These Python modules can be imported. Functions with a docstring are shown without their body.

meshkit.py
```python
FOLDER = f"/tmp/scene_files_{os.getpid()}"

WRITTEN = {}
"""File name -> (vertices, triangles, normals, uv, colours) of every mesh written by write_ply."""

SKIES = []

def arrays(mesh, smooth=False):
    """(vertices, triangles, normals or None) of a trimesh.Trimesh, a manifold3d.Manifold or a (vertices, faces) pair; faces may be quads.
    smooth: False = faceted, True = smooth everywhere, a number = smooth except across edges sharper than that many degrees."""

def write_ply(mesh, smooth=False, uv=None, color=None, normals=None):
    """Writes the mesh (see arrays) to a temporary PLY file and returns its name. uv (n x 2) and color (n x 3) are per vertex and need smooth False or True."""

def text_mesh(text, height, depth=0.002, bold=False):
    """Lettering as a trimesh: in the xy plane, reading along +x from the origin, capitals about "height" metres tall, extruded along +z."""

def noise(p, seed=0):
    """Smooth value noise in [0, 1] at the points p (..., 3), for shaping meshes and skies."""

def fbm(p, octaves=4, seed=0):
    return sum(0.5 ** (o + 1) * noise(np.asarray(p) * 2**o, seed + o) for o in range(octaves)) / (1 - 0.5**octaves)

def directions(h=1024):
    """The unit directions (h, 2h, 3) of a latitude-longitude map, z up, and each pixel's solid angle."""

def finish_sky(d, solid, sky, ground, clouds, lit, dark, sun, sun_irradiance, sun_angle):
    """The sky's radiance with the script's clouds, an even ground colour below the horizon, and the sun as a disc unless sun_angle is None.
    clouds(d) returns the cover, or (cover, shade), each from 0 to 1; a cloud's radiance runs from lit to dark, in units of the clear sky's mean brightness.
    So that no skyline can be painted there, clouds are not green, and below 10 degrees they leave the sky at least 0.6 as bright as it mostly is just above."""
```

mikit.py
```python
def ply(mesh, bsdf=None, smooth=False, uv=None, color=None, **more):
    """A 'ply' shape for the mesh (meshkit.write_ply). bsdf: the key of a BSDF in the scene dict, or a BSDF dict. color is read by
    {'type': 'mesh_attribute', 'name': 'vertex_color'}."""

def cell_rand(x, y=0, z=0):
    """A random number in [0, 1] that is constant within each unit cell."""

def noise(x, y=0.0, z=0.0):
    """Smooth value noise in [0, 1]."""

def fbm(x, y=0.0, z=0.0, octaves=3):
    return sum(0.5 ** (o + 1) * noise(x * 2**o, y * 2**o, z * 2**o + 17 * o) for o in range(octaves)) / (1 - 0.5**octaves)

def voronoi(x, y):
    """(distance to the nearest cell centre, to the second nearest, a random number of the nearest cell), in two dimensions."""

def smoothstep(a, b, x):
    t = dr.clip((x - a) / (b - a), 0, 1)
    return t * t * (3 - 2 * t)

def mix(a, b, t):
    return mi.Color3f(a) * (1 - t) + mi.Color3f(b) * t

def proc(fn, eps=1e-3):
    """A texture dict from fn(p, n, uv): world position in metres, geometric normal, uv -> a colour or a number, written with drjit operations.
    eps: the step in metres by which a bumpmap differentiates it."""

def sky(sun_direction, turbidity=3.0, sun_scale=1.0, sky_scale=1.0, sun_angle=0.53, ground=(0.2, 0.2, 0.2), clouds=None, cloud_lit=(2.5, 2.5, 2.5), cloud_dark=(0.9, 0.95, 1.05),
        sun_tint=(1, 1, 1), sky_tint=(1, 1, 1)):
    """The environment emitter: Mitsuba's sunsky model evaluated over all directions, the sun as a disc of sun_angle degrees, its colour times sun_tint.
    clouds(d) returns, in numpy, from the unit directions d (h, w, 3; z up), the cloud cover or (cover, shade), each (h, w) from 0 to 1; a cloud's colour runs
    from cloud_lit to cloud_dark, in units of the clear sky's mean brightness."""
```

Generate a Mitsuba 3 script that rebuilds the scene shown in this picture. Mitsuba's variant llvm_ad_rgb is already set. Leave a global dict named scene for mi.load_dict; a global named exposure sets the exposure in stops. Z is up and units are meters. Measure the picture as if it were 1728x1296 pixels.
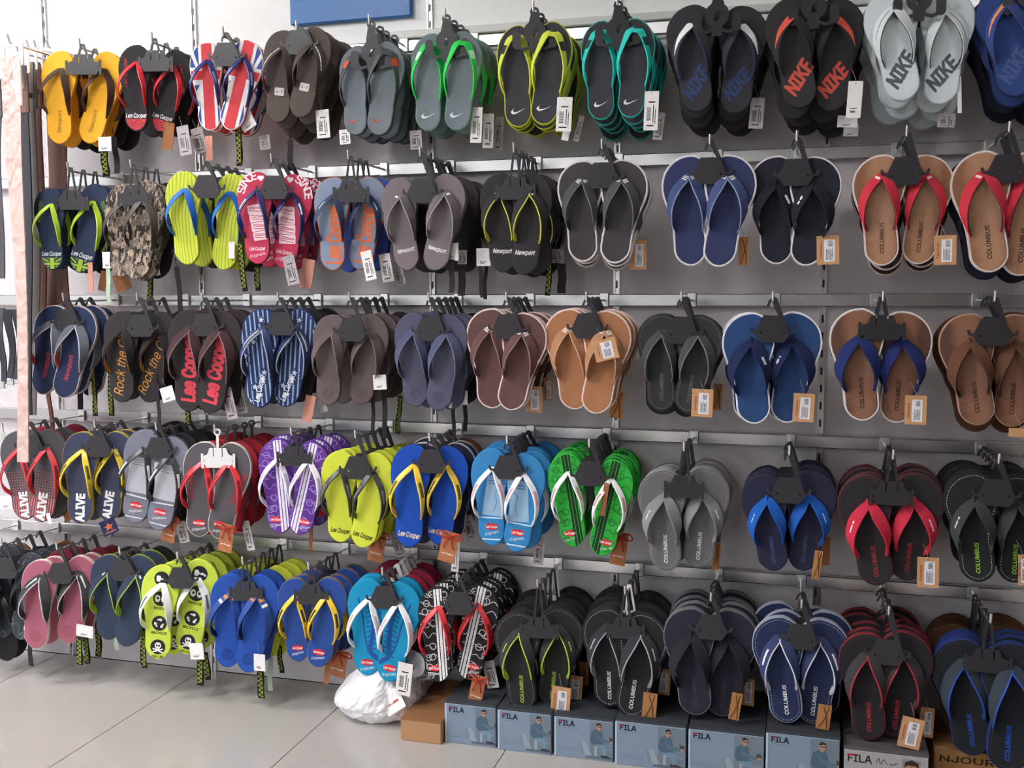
import math, random, numpy as np, trimesh, mitsuba as mi, drjit as dr
import mikit, meshkit
from shapely.geometry import Polygon, box as sbox, Point, LineString
from shapely import affinity
from shapely.ops import unary_union
T = mi.ScalarTransform4f
rnd = random.Random(7)
scene, labels = {}, {}
PI = math.pi

# ------------------------------------------------------------------ camera, sky, lamps, exposure
EYE = np.array([0.0, -3.0509, 1.3288]); YAW, PITCH, ROLL, FPX = .2756, .093, -.0032, 1722.3
_f = np.array([-math.sin(YAW)*math.cos(PITCH), math.cos(YAW)*math.cos(PITCH), -math.sin(PITCH)])
_r = np.cross(_f, [0, 0, 1]); _r /= np.linalg.norm(_r); _u = np.cross(_r, _f)
_R, _U = _r*math.cos(ROLL)+_u*math.sin(ROLL), _u*math.cos(ROLL)-_r*math.sin(ROLL)
scene['camera'] = {'type': 'perspective', 'fov': 2*math.degrees(math.atan(864/FPX)), 'fov_axis': 'x', 'near_clip': .05, 'far_clip': 200.0,
    'to_world': T().look_at(origin=EYE.tolist(), target=(EYE+_f).tolist(), up=_U.tolist())}
exposure = 0.27
SKY_SCALE, LAMP = 7.6, 26.0
scene['sky'] = mikit.sky([-.35, -.55, .75], turbidity=4.0, sun_scale=0.0, sky_scale=SKY_SCALE, ground=(.35, .34, .33),
    clouds=lambda d: (np.full(d.shape[:2], .9), np.full(d.shape[:2], .25)), cloud_lit=(1.5, 1.5, 1.5), cloud_dark=(1.0, 1.0, 1.02))
LAMPS = [(-3.0, -1.3, LAMP*1.5), (-2.0, -2.2, LAMP*1.3), (-3.0, -3.0, LAMP), (-1.4, -3.4, LAMP*.5), (.7, -2.0, LAMP*.36), (-3.4, -4.8, LAMP*.6)]

def at(px, py, y):                      # the point of the vertical plane at depth y that a line of sight meets
    d = _f+(px-864)/FPX*_R+(648-py)/FPX*_U
    return EYE+d*(y-EYE[1])/d[1]
def scale_at(px, py, y):                # metres per pixel there
    return abs(at(px+1, py, y)[0]-at(px, py, y)[0]), abs(at(px, py+1, y)[2]-at(px, py, y)[2])

# ------------------------------------------------------------------ helpers
def lin(h):
    c = np.array([int(h[i:i+2], 16) for i in (0, 2, 4)])/255.
    c = np.where(c <= .04045, c/12.92, ((c+.055)/1.055)**2.4)
    return (c*c/(c+.014)*.95+.005).tolist()
KIND = {'foam': (.78, .25), 'rubber': (.36, .5), 'fabric': (.92, .15), 'leather': (.5, .4), 'plastic': (.32, .5), 'ink': (.6, .3), 'paper': (.85, .2), 'card': (.7, .3), 'paint': (.35, .4), 'gloss': (.12, .6), 'laminate': (.42, .4)}
def mat(h, kind='foam'):
    k = f'{kind}_{h}'
    if k not in scene:
        ro, sp = KIND[kind]
        scene[k] = {'type': 'principled', 'base_color': {'type': 'rgb', 'value': lin(h)}, 'roughness': ro, 'specular': sp}
    return k
scene['chrome'] = {'type': 'roughconductor', 'material': 'Al', 'alpha': .12, 'distribution': 'ggx'}
scene['brushed_steel'] = {'type': 'roughconductor', 'material': 'Al', 'alpha': .09, 'distribution': 'ggx', 'specular_reflectance': {'type': 'rgb', 'value': [.88, .87, .87]}}
COUNT = {}
def numbered(k):
    n = COUNT.get(k, -1)+1; COUNT[k] = n
    return k if n == 0 else f'{k}_{n:03d}'
def thing(name, label, cat, group=None, kind=None):
    k = numbered(name); labels[k] = {'label': label, 'category': cat}
    if group: labels[k]['group'] = group
    if kind: labels[k]['kind'] = kind
    return k
def struct(name, label=None):
    k = numbered(name); labels[k] = {'kind': 'structure'}
    if label: labels[k]['label'] = label
    return k
CACHE = {}
def shape(key, fn, smooth=35):
    if key is None: return mikit.ply(fn(), None, smooth)
    if key not in CACHE: CACHE[key] = mikit.ply(fn(), None, smooth)
    return CACHE[key]
def put(key, shp, bsdf, m=None, label=None, kind=None):
    d = {**shp, 'bsdf': {'type': 'ref', 'id': bsdf}}
    if m is not None: d['to_world'] = m
    scene[key] = d
    if label or kind:
        labels.setdefault(key, {})
        if label: labels[key]['label'] = label
        if kind: labels[key]['kind'] = kind
    return key
def part(parent, name, shp, bsdf, m=None, label=None, kind=None):
    return put(numbered(f'{parent}__{name}'), shp, bsdf, m, label, kind)
cat = trimesh.util.concatenate
def bx(x0, x1, y0, y1, z0, z1):
    m = trimesh.creation.box((x1-x0, y1-y0, z1-z0)); m.apply_translation(((x0+x1)/2, (y0+y1)/2, (z0+z1)/2)); return m
def bev(x0, x1, y0, y1, z0, z1, c=.003):        # box with chamfered edges
    import manifold3d as m3
    pts = []
    for sx in (0, 1):
        for sy in (0, 1):
            for sz in (0, 1):
                X, Y, Z = (x0, x1)[sx], (y0, y1)[sy], (z0, z1)[sz]; dx, dy, dz = c*(1-2*sx), c*(1-2*sy), c*(1-2*sz)
                pts += [(X, Y+dy, Z+dz), (X+dx, Y, Z+dz), (X+dx, Y+dy, Z)]
    return trimesh.convex.convex_hull(np.array(pts))
def catmull(P, t):
    P = np.asarray(P, float); n = len(P)-1; Q = np.vstack([2*P[0]-P[1], P, 2*P[-1]-P[-2]])
    s = np.clip(np.asarray(t)*n, 0, n-1e-9); i = s.astype(int); f = (s-i)[:, None]
    a, b, c, d = Q[i], Q[i+1], Q[i+2], Q[i+3]
    return .5*(2*b+(c-a)*f+(2*a-5*b+4*c-d)*f**2+(3*b-a-3*c+d)*f**3)
def grid_mesh(V, closed=True, caps=True):       # V (n, k, 3): rings
    n, k = V.shape[:2]; f = []
    for i in range(n-1):
        for j in range(k if closed else k-1):
            a, b = i*k+j, i*k+(j+1) % k
            f += [(a, b, b+k), (a, b+k, a+k)]
    v = V.reshape(-1, 3)
    if caps:
        c0, c1 = len(v), len(v)+1
        v = np.vstack([v, V[0].mean(0), V[-1].mean(0)])
        for j in range(k):
            f += [(c0, (j+1) % k, j), (c1, (n-1)*k+j, (n-1)*k+(j+1) % k)]
    m = trimesh.Trimesh(v, f, process=False)
    if m.volume < 0: m.invert()
    return m
def tube(P, r, n=None, k=6):
    P = np.asarray(P, float)
    if n: P = catmull(P, np.linspace(0, 1, n))
    t = np.gradient(P, axis=0); t /= np.linalg.norm(t, axis=1, keepdims=True)+1e-12
    a = np.cross(t, [.31, .17, .94]); a /= np.linalg.norm(a, axis=1, keepdims=True)+1e-9; b = np.cross(t, a)
    A = np.arange(k)*2*PI/k
    r = np.broadcast_to(r, (len(P),))
    return grid_mesh(P[:, None]+r[:, None, None]*(np.cos(A)[None, :, None]*a[:, None]+np.sin(A)[None, :, None]*b[:, None]))
def ribbon(P, N, W, th, t0=0, t1=1, n=17, off=0., edge=None):
    """A strap: a flat band swept along P with outward normals N and widths W; edge: only a tube along one edge."""
    t = np.linspace(t0, t1, n)
    p = catmull(P, t); nn = catmull(N, t); w = np.interp(t, np.linspace(0, 1, len(W)), W)
    tg = catmull(P, np.clip(t+.01, 0, 1))-catmull(P, np.clip(t-.01, 0, 1)); tg /= np.linalg.norm(tg, axis=1, keepdims=True)
    b = np.cross(tg, nn); b /= np.linalg.norm(b, axis=1, keepdims=True); nn = np.cross(b, tg)
    if edge is not None: return tube(p+b*(w*.5*edge)[:, None]+nn*off, .0065)
    prof = np.array([(-1, -.4), (-.86, -1), (.86, -1), (1, -.4), (1, .4), (.8, 1), (-.8, 1), (-1, .4)])
    V = p[:, None]+prof[None, :, :1]*(w/2)[:, None, None]*b[:, None]+(prof[None, :, 1:]*th/2+off)*nn[:, None]
    return grid_mesh(V)
def flat(poly, depth, y=0.):                     # polygon (x, z) -> slab facing -y
    g = [q for q in getattr(poly, 'geoms', [poly]) if q.area > 1e-10]
    m = cat([trimesh.creation.extrude_polygon(q, depth, engine='earcut') for q in g])
    v = np.array(m.vertices); m.vertices = np.stack([v[:, 0], y-v[:, 2], v[:, 1]], 1)
    return m
def text_xz(s, h, depth=.0004, y=0., bold=True):  # lettering facing -y
    m = meshkit.text_mesh(s, h, depth, bold); v = np.array(m.vertices)
    m.vertices = np.stack([v[:, 0], y-v[:, 2], v[:, 1]], 1)
    return m

# ------------------------------------------------------------------ procedural materials
def ptile(p, n, uv):
    g = mikit.fbm(p.x*1.3, p.y*1.3, 3., 4)
    return mikit.mix((.37, .345, .325), (.44, .415, .395), g)
scene['floor_tile_mat'] = {'type': 'principled', 'base_color': mikit.proc(ptile), 'roughness': .2, 'specular': .5}
def pcamo(p, n, uv):
    a = mikit.fbm(uv.x*34+3, uv.y*16, 1., 3); b = mikit.fbm(uv.x*40+31, uv.y*18+7, 5., 3); c = mikit.noise(uv.x*80, uv.y*40, 2.)
    col = mikit.mix(lin('8d8178'), lin('b8a492'), dr.select(a > .53, 1., 0.))
    col = mikit.mix(col, lin('3c3836'), dr.select(b > .57, 1., 0.))
    return mikit.mix(col, lin('5e554c'), dr.select((c > .66) & (a < .5), 1., 0.))
scene['camo_foam'] = {'type': 'principled', 'base_color': mikit.proc(pcamo), 'roughness': .8, 'specular': .2}
def pdark(p, n, uv):
    a = dr.abs(mikit.fbm(uv.x*16+3, uv.y*12, 1., 3)-.5); b = mikit.noise(uv.x*11, uv.y*8, 4.)
    return mikit.mix(mikit.mix(lin('3b3f47'), lin('4a4e58'), b), lin('7c828c'), 1-mikit.smoothstep(.008, .022, a))
scene['dark_camo_foam'] = {'type': 'principled', 'base_color': mikit.proc(pdark), 'roughness': .7, 'specular': .3}
def ridge(hexa, fx, fv, amp=.35, wob=0.):
    def fn(p, n, uv):
        s = dr.sin(2*PI*(uv.x*fx+uv.y*fv+wob*mikit.noise(uv.x*6, uv.y*4)))
        return mi.Color3f(lin(hexa))*(1-amp*mikit.smoothstep(.35, .9, s))
    return fn
for nm, h, fx, fv, am, wo in (('lime_ridged', 'cdd94e', 26, 0, .35, 2.5), ('grey_ridged', '7c858d', 0, 75, .22, 0), ('charcoal_ridged', '45454c', 0, 75, .3, 0)):
    scene[nm] = {'type': 'principled', 'base_color': mikit.proc(ridge(h, fx, fv, am, wo)), 'roughness': .75, 'specular': .25}
def tan(hexa, hexb):
    def fn(p, n, uv):
        e = mikit.smoothstep(.04, .17, dr.abs(uv.x)+.05*(mikit.fbm(uv.x*20, uv.y*20, 0., 3)-.5))
        return mikit.mix(lin(hexa), lin(hexb), e)
    return fn
scene['tan_leather'] = {'type': 'principled', 'base_color': mikit.proc(tan('b08468', '8b6048')), 'roughness': .5, 'specular': .35}
scene['brown_leather'] = {'type': 'principled', 'base_color': mikit.proc(tan('8e6450', '5f4236')), 'roughness': .5, 'specular': .35}

# ------------------------------------------------------------------ the setting
RAIL_Z = [2.077, 1.703, 1.294, .889, .479]
POSTS = [-3.12, -2.535, -1.948, -1.121, -.534, .06, .65, 1.25]
wb = struct('wall_back', 'grey laminate display wall with steel rails')
put(wb, shape(None, lambda: bx(-4.6, 3.1, .016, .2, 0, 3.0), False), mat('5b585c', 'laminate'))
edges = [0.0]+[z for z in RAIL_Z[::-1]]+[3.0]
for i in range(len(POSTS)-1):
    for k in range(len(edges)-1):
        top = k == len(edges)-2
        part(wb, 'panel', shape(None, lambda: bev(POSTS[i]+.0015, POSTS[i+1]-.0015, .0, .016, edges[k]+.0015, edges[k+1]-.0015, .001), False), mat('e9eae9' if top else 'd6d0d4', 'laminate'))
fl = struct('floor', 'pale beige polished floor tiles')
put(fl, shape(None, lambda: bx(-4.6, 3.1, -6.2, .2, -.12, -.012), False), mat('6d675f', 'card'))
for i in range(-4, 9):
    for j in range(5):
        x0 = -1.995+.6*i; y1 = .0 if j == 0 else -.95-1.2*(j-1); y0 = -.95-1.2*j
        if x0+.6 < -4.6 or x0 > 3.1: continue
        part(fl, 'tile', shape(None, lambda: bev(max(x0, -4.6)+.0012, min(x0+.6, 3.1)-.0012, y0+.0012, y1-.0012, -.012, 0, .0008), False), 'floor_tile_mat')
ce = struct('ceiling'); put(ce, shape(None, lambda: bx(-4.6, 3.1, -6.2, .2, 3.0, 3.1), False), mat('e8e6e2', 'paper'))
wr = struct('wall_right'); put(wr, shape(None, lambda: bx(3.1, 3.25, -6.2, .2, 0, 3.1), False), mat('7a7674', 'paper'))
wk = struct('wall_front'); put(wk, shape(None, lambda: bx(-1.0, 3.1, -6.35, -6.2, 0, 3.1), False), mat('7d7978', 'paper'))
gr = struct('ground'); put(gr, shape(None, lambda: bx(-30, 30, -40, 8, -.3, -.13), False), mat('8f8b86', 'paper'))
for li, (x, y, e) in enumerate(LAMPS):
    k = thing('ceiling_light', f'flat white ceiling light panel, {["first","second","third","fourth","fifth","sixth"][li]} lamp counted from the display wall', 'ceiling light', 'ceiling lights')
    part(k, 'frame', shape(None, lambda: cat([bx(x-.32, x+.32, y-.32, y-.3, 2.96, 3.0), bx(x-.32, x+.32, y+.3, y+.32, 2.96, 3.0), bx(x-.32, x-.3, y-.3, y+.3, 2.96, 3.0), bx(x+.3, x+.32, y-.3, y+.3, 2.96, 3.0)]), False), mat('dddddd', 'paint'))
    d = {**shape(None, lambda: bx(x-.3, x+.3, y-.3, y+.3, 2.968, 2.985), False), 'bsdf': {'type': 'ref', 'id': mat('dddddd', 'paint')}, 'emitter': {'type': 'area', 'radiance': {'type': 'rgb', 'value': [e, e*.98, e*.97]}}}
    scene[f'{k}__diffuser'] = d
# uprights
for x in POSTS[1:-1]:
    k = thing('slotted_upright', f'slotted steel upright strip {"in bright light at the far left" if x<-2.3 else "set in the wall behind the "+{-1.948:"union flag and lime pairs",-1.121:"green strapped and grey pairs",-.534:"teal strapped pairs",.06:"red lettered pairs",.65:"far right edge"}[x]}', 'wall strip', None)
    part(k, 'channel', shape(None, lambda: cat([bx(x-.009, x-.005, -.008, 0, 0, 2.98), bx(x+.005, x+.009, -.008, 0, 0, 2.98), bx(x-.005, x+.005, -.003, 0, 0, 2.98)]), False), 'brushed_steel')
    part(k, 'slots', shape('slots', lambda: cat([bx(-.0028, .0028, -.0036, -.002, z, z+.022) for z in np.arange(.03, 2.95, .05)]), False), mat('1c1b1d', 'paint'), T().translate([x, 0, 0]), 'dark slots', 'stuff')
ROWN = ['top', 'second', 'third', 'fourth', 'bottom']
for r, z in enumerate(RAIL_Z):
    k = thing('display_rail', f'long polished steel rail carrying the {ROWN[r]} row of pegs', 'rail')
    part(k, 'bar', shape(f'rail', lambda: bev(-3.4, 1.3, -.026, -.009, -.0185, .0185, .003), False), 'brushed_steel', T().translate([0, 0, z]))
    for x in POSTS[1:-1]:
        part(k, 'clip', shape('railclip', lambda: bev(-.012, .012, -.009, 0, -.012, .012, .002), False), 'brushed_steel', T().translate([x, 0, z]))

# ------------------------------------------------------------------ flip-flops: shapes in units of their own length (u right, v to the toes, w to the viewer)
OUT = {
 'basic': ([(0, .0), (.02, .055), (.06, .092), (.14, .122), (.25, .12), (.38, .108), (.5, .118), (.62, .148), (.74, .166), (.85, .157), (.93, .124), (.975, .085), (1, .03)],
           [(0, .0), (.02, -.055), (.06, -.095), (.14, -.128), (.25, -.130), (.38, -.136), (.5, -.158), (.62, -.187), (.72, -.197), (.82, -.185), (.91, -.145), (.97, -.085), (1, .02)]),
 'wide': ([(0, .0), (.02, .06), (.06, .1), (.14, .128), (.25, .126), (.38, .114), (.5, .126), (.62, .165), (.74, .19), (.85, .18), (.93, .14), (.975, .09), (1, .025)],
          [(0, .0), (.02, -.06), (.06, -.103), (.14, -.134), (.25, -.137), (.38, -.146), (.5, -.172), (.62, -.208), (.72, -.222), (.82, -.208), (.91, -.162), (.97, -.095), (1, .015)]),
 'sport': ([(0, .0), (.02, .06), (.06, .098), (.14, .122), (.25, .118), (.38, .112), (.5, .126), (.62, .155), (.74, .17), (.85, .155), (.93, .115), (.975, .07), (1, .02)],
           [(0, .0), (.02, -.06), (.06, -.1), (.14, -.128), (.25, -.13), (.38, -.138), (.5, -.16), (.62, -.188), (.72, -.195), (.82, -.178), (.91, -.135), (.97, -.075), (1, .01)])}
WIDE = {'basic': 1.08, 'wide': 1.13, 'sport': 1.1}
def rows_of(kind, side, inset=0.):
    """v samples with left and right edges; side +1: a left shoe (big toe on the viewer's right)."""
    a, b = OUT[kind]
    th = np.linspace(0, PI, 25); v = (1-np.cos(th))/2
    def f(pts):
        pv = np.array(pts); s = np.sqrt(np.clip(1-(2*pv[:, 0]-1)**2, 0, None))
        from scipy.interpolate import PchipInterpolator
        q = np.arccos(1-2*np.clip(pv[:, 0], 0, 1)); q[0], q[-1] = 0, PI
        return PchipInterpolator(q, pv[:, 1])(th)
    R, L = f(a)*WIDE[kind], f(b)*WIDE[kind]
    if side < 0: R, L = -L, -R
    ring = np.vstack([np.stack([R, v], 1), np.stack([L, v], 1)[::-1][1:-1]])   # counter-clockwise
    if inset:
        t = np.roll(ring, -1, 0)-np.roll(ring, 1, 0); nrm = np.stack([-t[:, 1], t[:, 0]], 1); nrm /= np.linalg.norm(nrm, axis=1, keepdims=True)
        ring = ring+nrm*inset
    n = len(v)
    return ring, n
def warp(u, v, kind, side):
    if kind == 'basic': return .02*((v-.45)**2)
    uu = u*side
    return .026*np.exp(-((v-.45)/.17)**2)*np.clip((uu+.02)/.13, 0, 1)**1.5+.012*np.exp(-((v-.12)/.09)**2)*np.clip(np.abs(u)/.12, 0, 1)**2+.012*np.clip(v-.75, 0, 1)/.25
def sole(kind, side, w1, w0, inset=0., cham=.006, warped=True, uvs=False):
    """Prism of the outline from w0 up to w1, top edge rounded; top surface as a ladder of quads."""
    rings, n = [], 0
    spec = [(inset+cham*1.0, w1), (inset+cham*.3, w1-cham*.35), (inset, w1-cham), (inset, w0+cham*.6), (inset+cham*.6, w0)]
    V = []
    for ins, w in spec:
        r, n = rows_of(kind, side, ins); V.append(np.column_stack([r, np.full(len(r), w)]))
    k = len(V[0]); v = np.vstack(V); f = []
    for i in range(len(spec)-1):
        for j in range(k):
            a, b = i*k+j, i*k+(j+1) % k
            f += [(a, b+k, b), (a, a+k, b+k)]
    C = 5
    def cap(base, up):
        nonlocal v, f
        r = v[base:base+k]; rt = r[:n]; lf = np.vstack([r[0], r[n:][::-1], r[n-1]])
        at0 = len(v); s = np.linspace(0, 1, C)[None, :, None]
        g = lf[:, None]*(1-s)+rt[:, None]*s
        v = np.vstack([v, g.reshape(-1, 3)])
        for i in range(n-1):
            for j in range(C-1):
                a = at0+i*C+j; q = (a, a+1, a+1+C, a+C)
                t2 = [(q[0], q[1], q[2]), (q[0], q[2], q[3])]
                f += t2 if up else [x[::-1] for x in t2]
    cap(0, True); cap((len(spec)-1)*k, False)
    if warped: v[:, 2] += warp(v[:, 0], v[:, 1], kind, side)*np.clip((v[:, 2]-w0)/(w1-w0), 0, 1)**.5
    m = trimesh.Trimesh(v, f, process=False)
    return m
def sole_shape(kind, side, w1, w0, inset, cham, uvs=False):
    def fn():
        m = sole(kind, side, w1, w0, inset, cham); m.merge_vertices(digits_vertex=5); m.update_faces(m.nondegenerate_faces()); m.remove_unreferenced_vertices(); return m
    key = ('sole', kind, side, w1, w0, inset, cham, uvs)
    if not uvs: return shape(key, fn, 40)
    if key not in CACHE:
        m = fn(); CACHE[key] = mikit.ply(m, None, False, uv=np.array(m.vertices)[:, :2])
    return CACHE[key]
# straps: kind -> (apex v, lift, widths from the toe post to the end, thickness, end v, reach outside)
ST = {'thin': (.78, .105, [.024, .056, .066, .062, .055, .055], .017, .30, 1.02),
      'flat': (.79, .095, [.03, .062, .08, .08, .07, .055], .013, .33, 1.0),
      'wide': (.81, .095, [.03, .08, .105, .105, .09, .06], .013, .33, 1.0),
      'sport': (.875, .085, [.085, .085, .075, .062, .055, .055], .018, .33, 1.14),
      'broad': (.735, .105, [.028, .085, .13, .13, .115, .075], .013, .29, 1.04)}
def strap_arm(st, side, out, lift=1.0):
    av, h, W, th, ev, k = ST[st]; h *= lift; s = side*(-1 if out else 1)        # s: direction of this arm in u
    c = side*.012
    sp = av-ev
    if out: xs = [c, c-.25*s*0+.035*s, .115*s, .168*s*k, .165*s*k, .132*s]
    else:   xs = [c, c+.030*s, .085*s, .128*s*k, .13*s*k, .108*s]
    vs = [av+.03, av-.015, av-.25*sp, av-.55*sp, av-.82*sp, ev]
    ws = [-.01, .30*h, .72*h, h, .72*h, -.012]
    if st == 'sport':                             # a round arch: both arms meet flat across the toe post
        xs = [0, (.062 if out else .055)*s, (.118 if out else .098)*s, (.162 if out else .138)*s*k/1.14*1.05, (.168 if out else .142)*s, (.138 if out else .115)*s]
        vs = [av, av-.02, av-.13, av-.30, av-.44, ev]; ws = [.042, .055, .8*h, h, .72*h, -.012]
    P = np.column_stack([xs, vs, ws])
    N = np.array([(.05*s, .6, .8), (.1*s, .62, .78), (.45*s, .45, .77), (.78*s, .22, .58), (.95*s, .05, .3), (1*s, .0, .12)])
    if st == 'sport': N = np.array([(0, .62, .78), (.2*s, .6, .77), (.6*s, .35, .7), (.85*s, .15, .5), (.95*s, .05, .3), (1*s, .0, .12)])
    return P, N, W, th
def strap_mesh(st, side, lift, what='strap', par=None):
    ms = []
    for out in (True, False):
        P, N, W, th = strap_arm(st, side, out, lift)
        e = (1 if (side*(-1 if out else 1)) > 0 else -1)
        if what == 'strap': ms.append(ribbon(P, N, W, th, n=15))
        elif what == 'lining': ms.append(ribbon(P, N, [w*.93 for w in W], th*.6, .12, .985, n=13, off=-th*.8))
        elif what == 'piping': ms.append(ribbon(P, N, W, th, .14, .97, n=15, edge=par*e))
        elif what == 'mark':     # par: (arms, t0, t1, width factor at start, at end)
            arms, t0, t1, a, b2, sh = par
            if (out and 'o' in arms) or (not out and 'i' in arms):
                P2 = P
                ms.append(ribbon(P2, N, [w*(a+(b2-a)*min(1, max(0, (i/5-t0)/(t1-t0)))) for i, w in enumerate(W)], th*.25, t0, t1, n=9, off=th*.52))
    if what == 'strap' and st in ('sport', 'broad'):
        ms.append(tube([(side*.008, ST[st][0]+.045, -.012), (side*.006, ST[st][0]+.03, .012), (side*.004, ST[st][0]-.005, .046 if st == 'sport' else .03)], .013, 7, 8))
    return cat(ms)
ING = {}
def decal(poly, side, kind, inset=.012, clip=True):
    if clip:
        r, _ = rows_of(kind, side, inset); poly = poly.intersection(Polygon(r).buffer(0))
    gs = [g for g in getattr(poly, 'geoms', [poly]) if g.geom_type == 'Polygon' and g.area > 2e-5]
    if not gs: return None
    m = cat([trimesh.creation.extrude_polygon(g, .0022, engine='earcut') for g in gs])
    return m
def dtext(s, h, u, v, rot=0, bold=True, shear=0., ctr=True, sx=1.0):
    k = ('txt', s, bold)
    if k not in ING: ING[k] = meshkit.text_mesh(s, 1.0, 1.0, bold)
    m = ING[k].copy(); p = np.array(m.vertices); b = p.max(0)
    if ctr: p[:, 0] -= b[0]/2; p[:, 1] -= .5
    p[:, 0] = (p[:, 0]+shear*p[:, 1])*sx; a = math.radians(rot)
    q = np.stack([u+h*(p[:, 0]*math.cos(a)-p[:, 1]*math.sin(a)), v+h*(p[:, 0]*math.sin(a)+p[:, 1]*math.cos(a)), p[:, 2]*.0022], 1)
    m.vertices = q
    return m
def heavy(m, d): return cat([m.copy().apply_translation((x*d, y*d, 0)) for x, y in ((-1, -1), (1, -1), (0, 0), (-1, 1), (1, 1))])
def swoosh(u, v, s, flip=1, rot=14):
    P = catmull([(-.52, -.02), (-.40, -.17), (-.15, -.14), (.52, .22)], np.linspace(0, 1, 24)); Q = catmull([(.52, .22), (-.05, -.02), (-.30, -.03), (-.36, .08), (-.30, .22), (-.52, -.02)], np.linspace(0, 1, 30))
    g = Polygon(np.vstack([P, Q[1:-1]])).buffer(0)
    return affinity.translate(affinity.rotate(affinity.scale(g, s*flip, s, origin=(0, 0)), rot-14, origin=(0, 0)), u, v)
def star(u, v, r):
    return Polygon([(u+(r if i % 2 == 0 else r*.4)*math.sin(i*PI/5), v+(r if i % 2 == 0 else r*.4)*math.cos(i*PI/5)) for i in range(10)])
def wavy(pts, w): return LineString(catmull(pts, np.linspace(0, 1, 8*len(pts)))).buffer(w, quad_segs=2)
def script(text, c, **k): return (lambda s: [(dtext(text, k.get('h', .04), k.get('u', 0), k.get('v', .15), k.get('rot', 0), k.get('bold', True), k.get('shear', .25)), c)])
def lips(s, v=.155, u0=0.0):       # red oval badge with a white word, and a white signature under it
    e = affinity.scale(Point(u0, v).buffer(1, quad_segs=6), .062, .034); j = [affinity.rotate(affinity.scale(Point(u0, v).buffer(1, quad_segs=4), .066, .014), a, origin=(u0, v)) for a in (-18, 18)]
    return [(unary_union([e]+j), 'd8303a'), (dtext('Lee Cooper', .026, u0, v, 0, True, .2, sx=.62), 'ffffff', 1), (dtext('Originals', .026, u0, v-.062, 14, False, .4), 'f0f0f0')]
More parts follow.
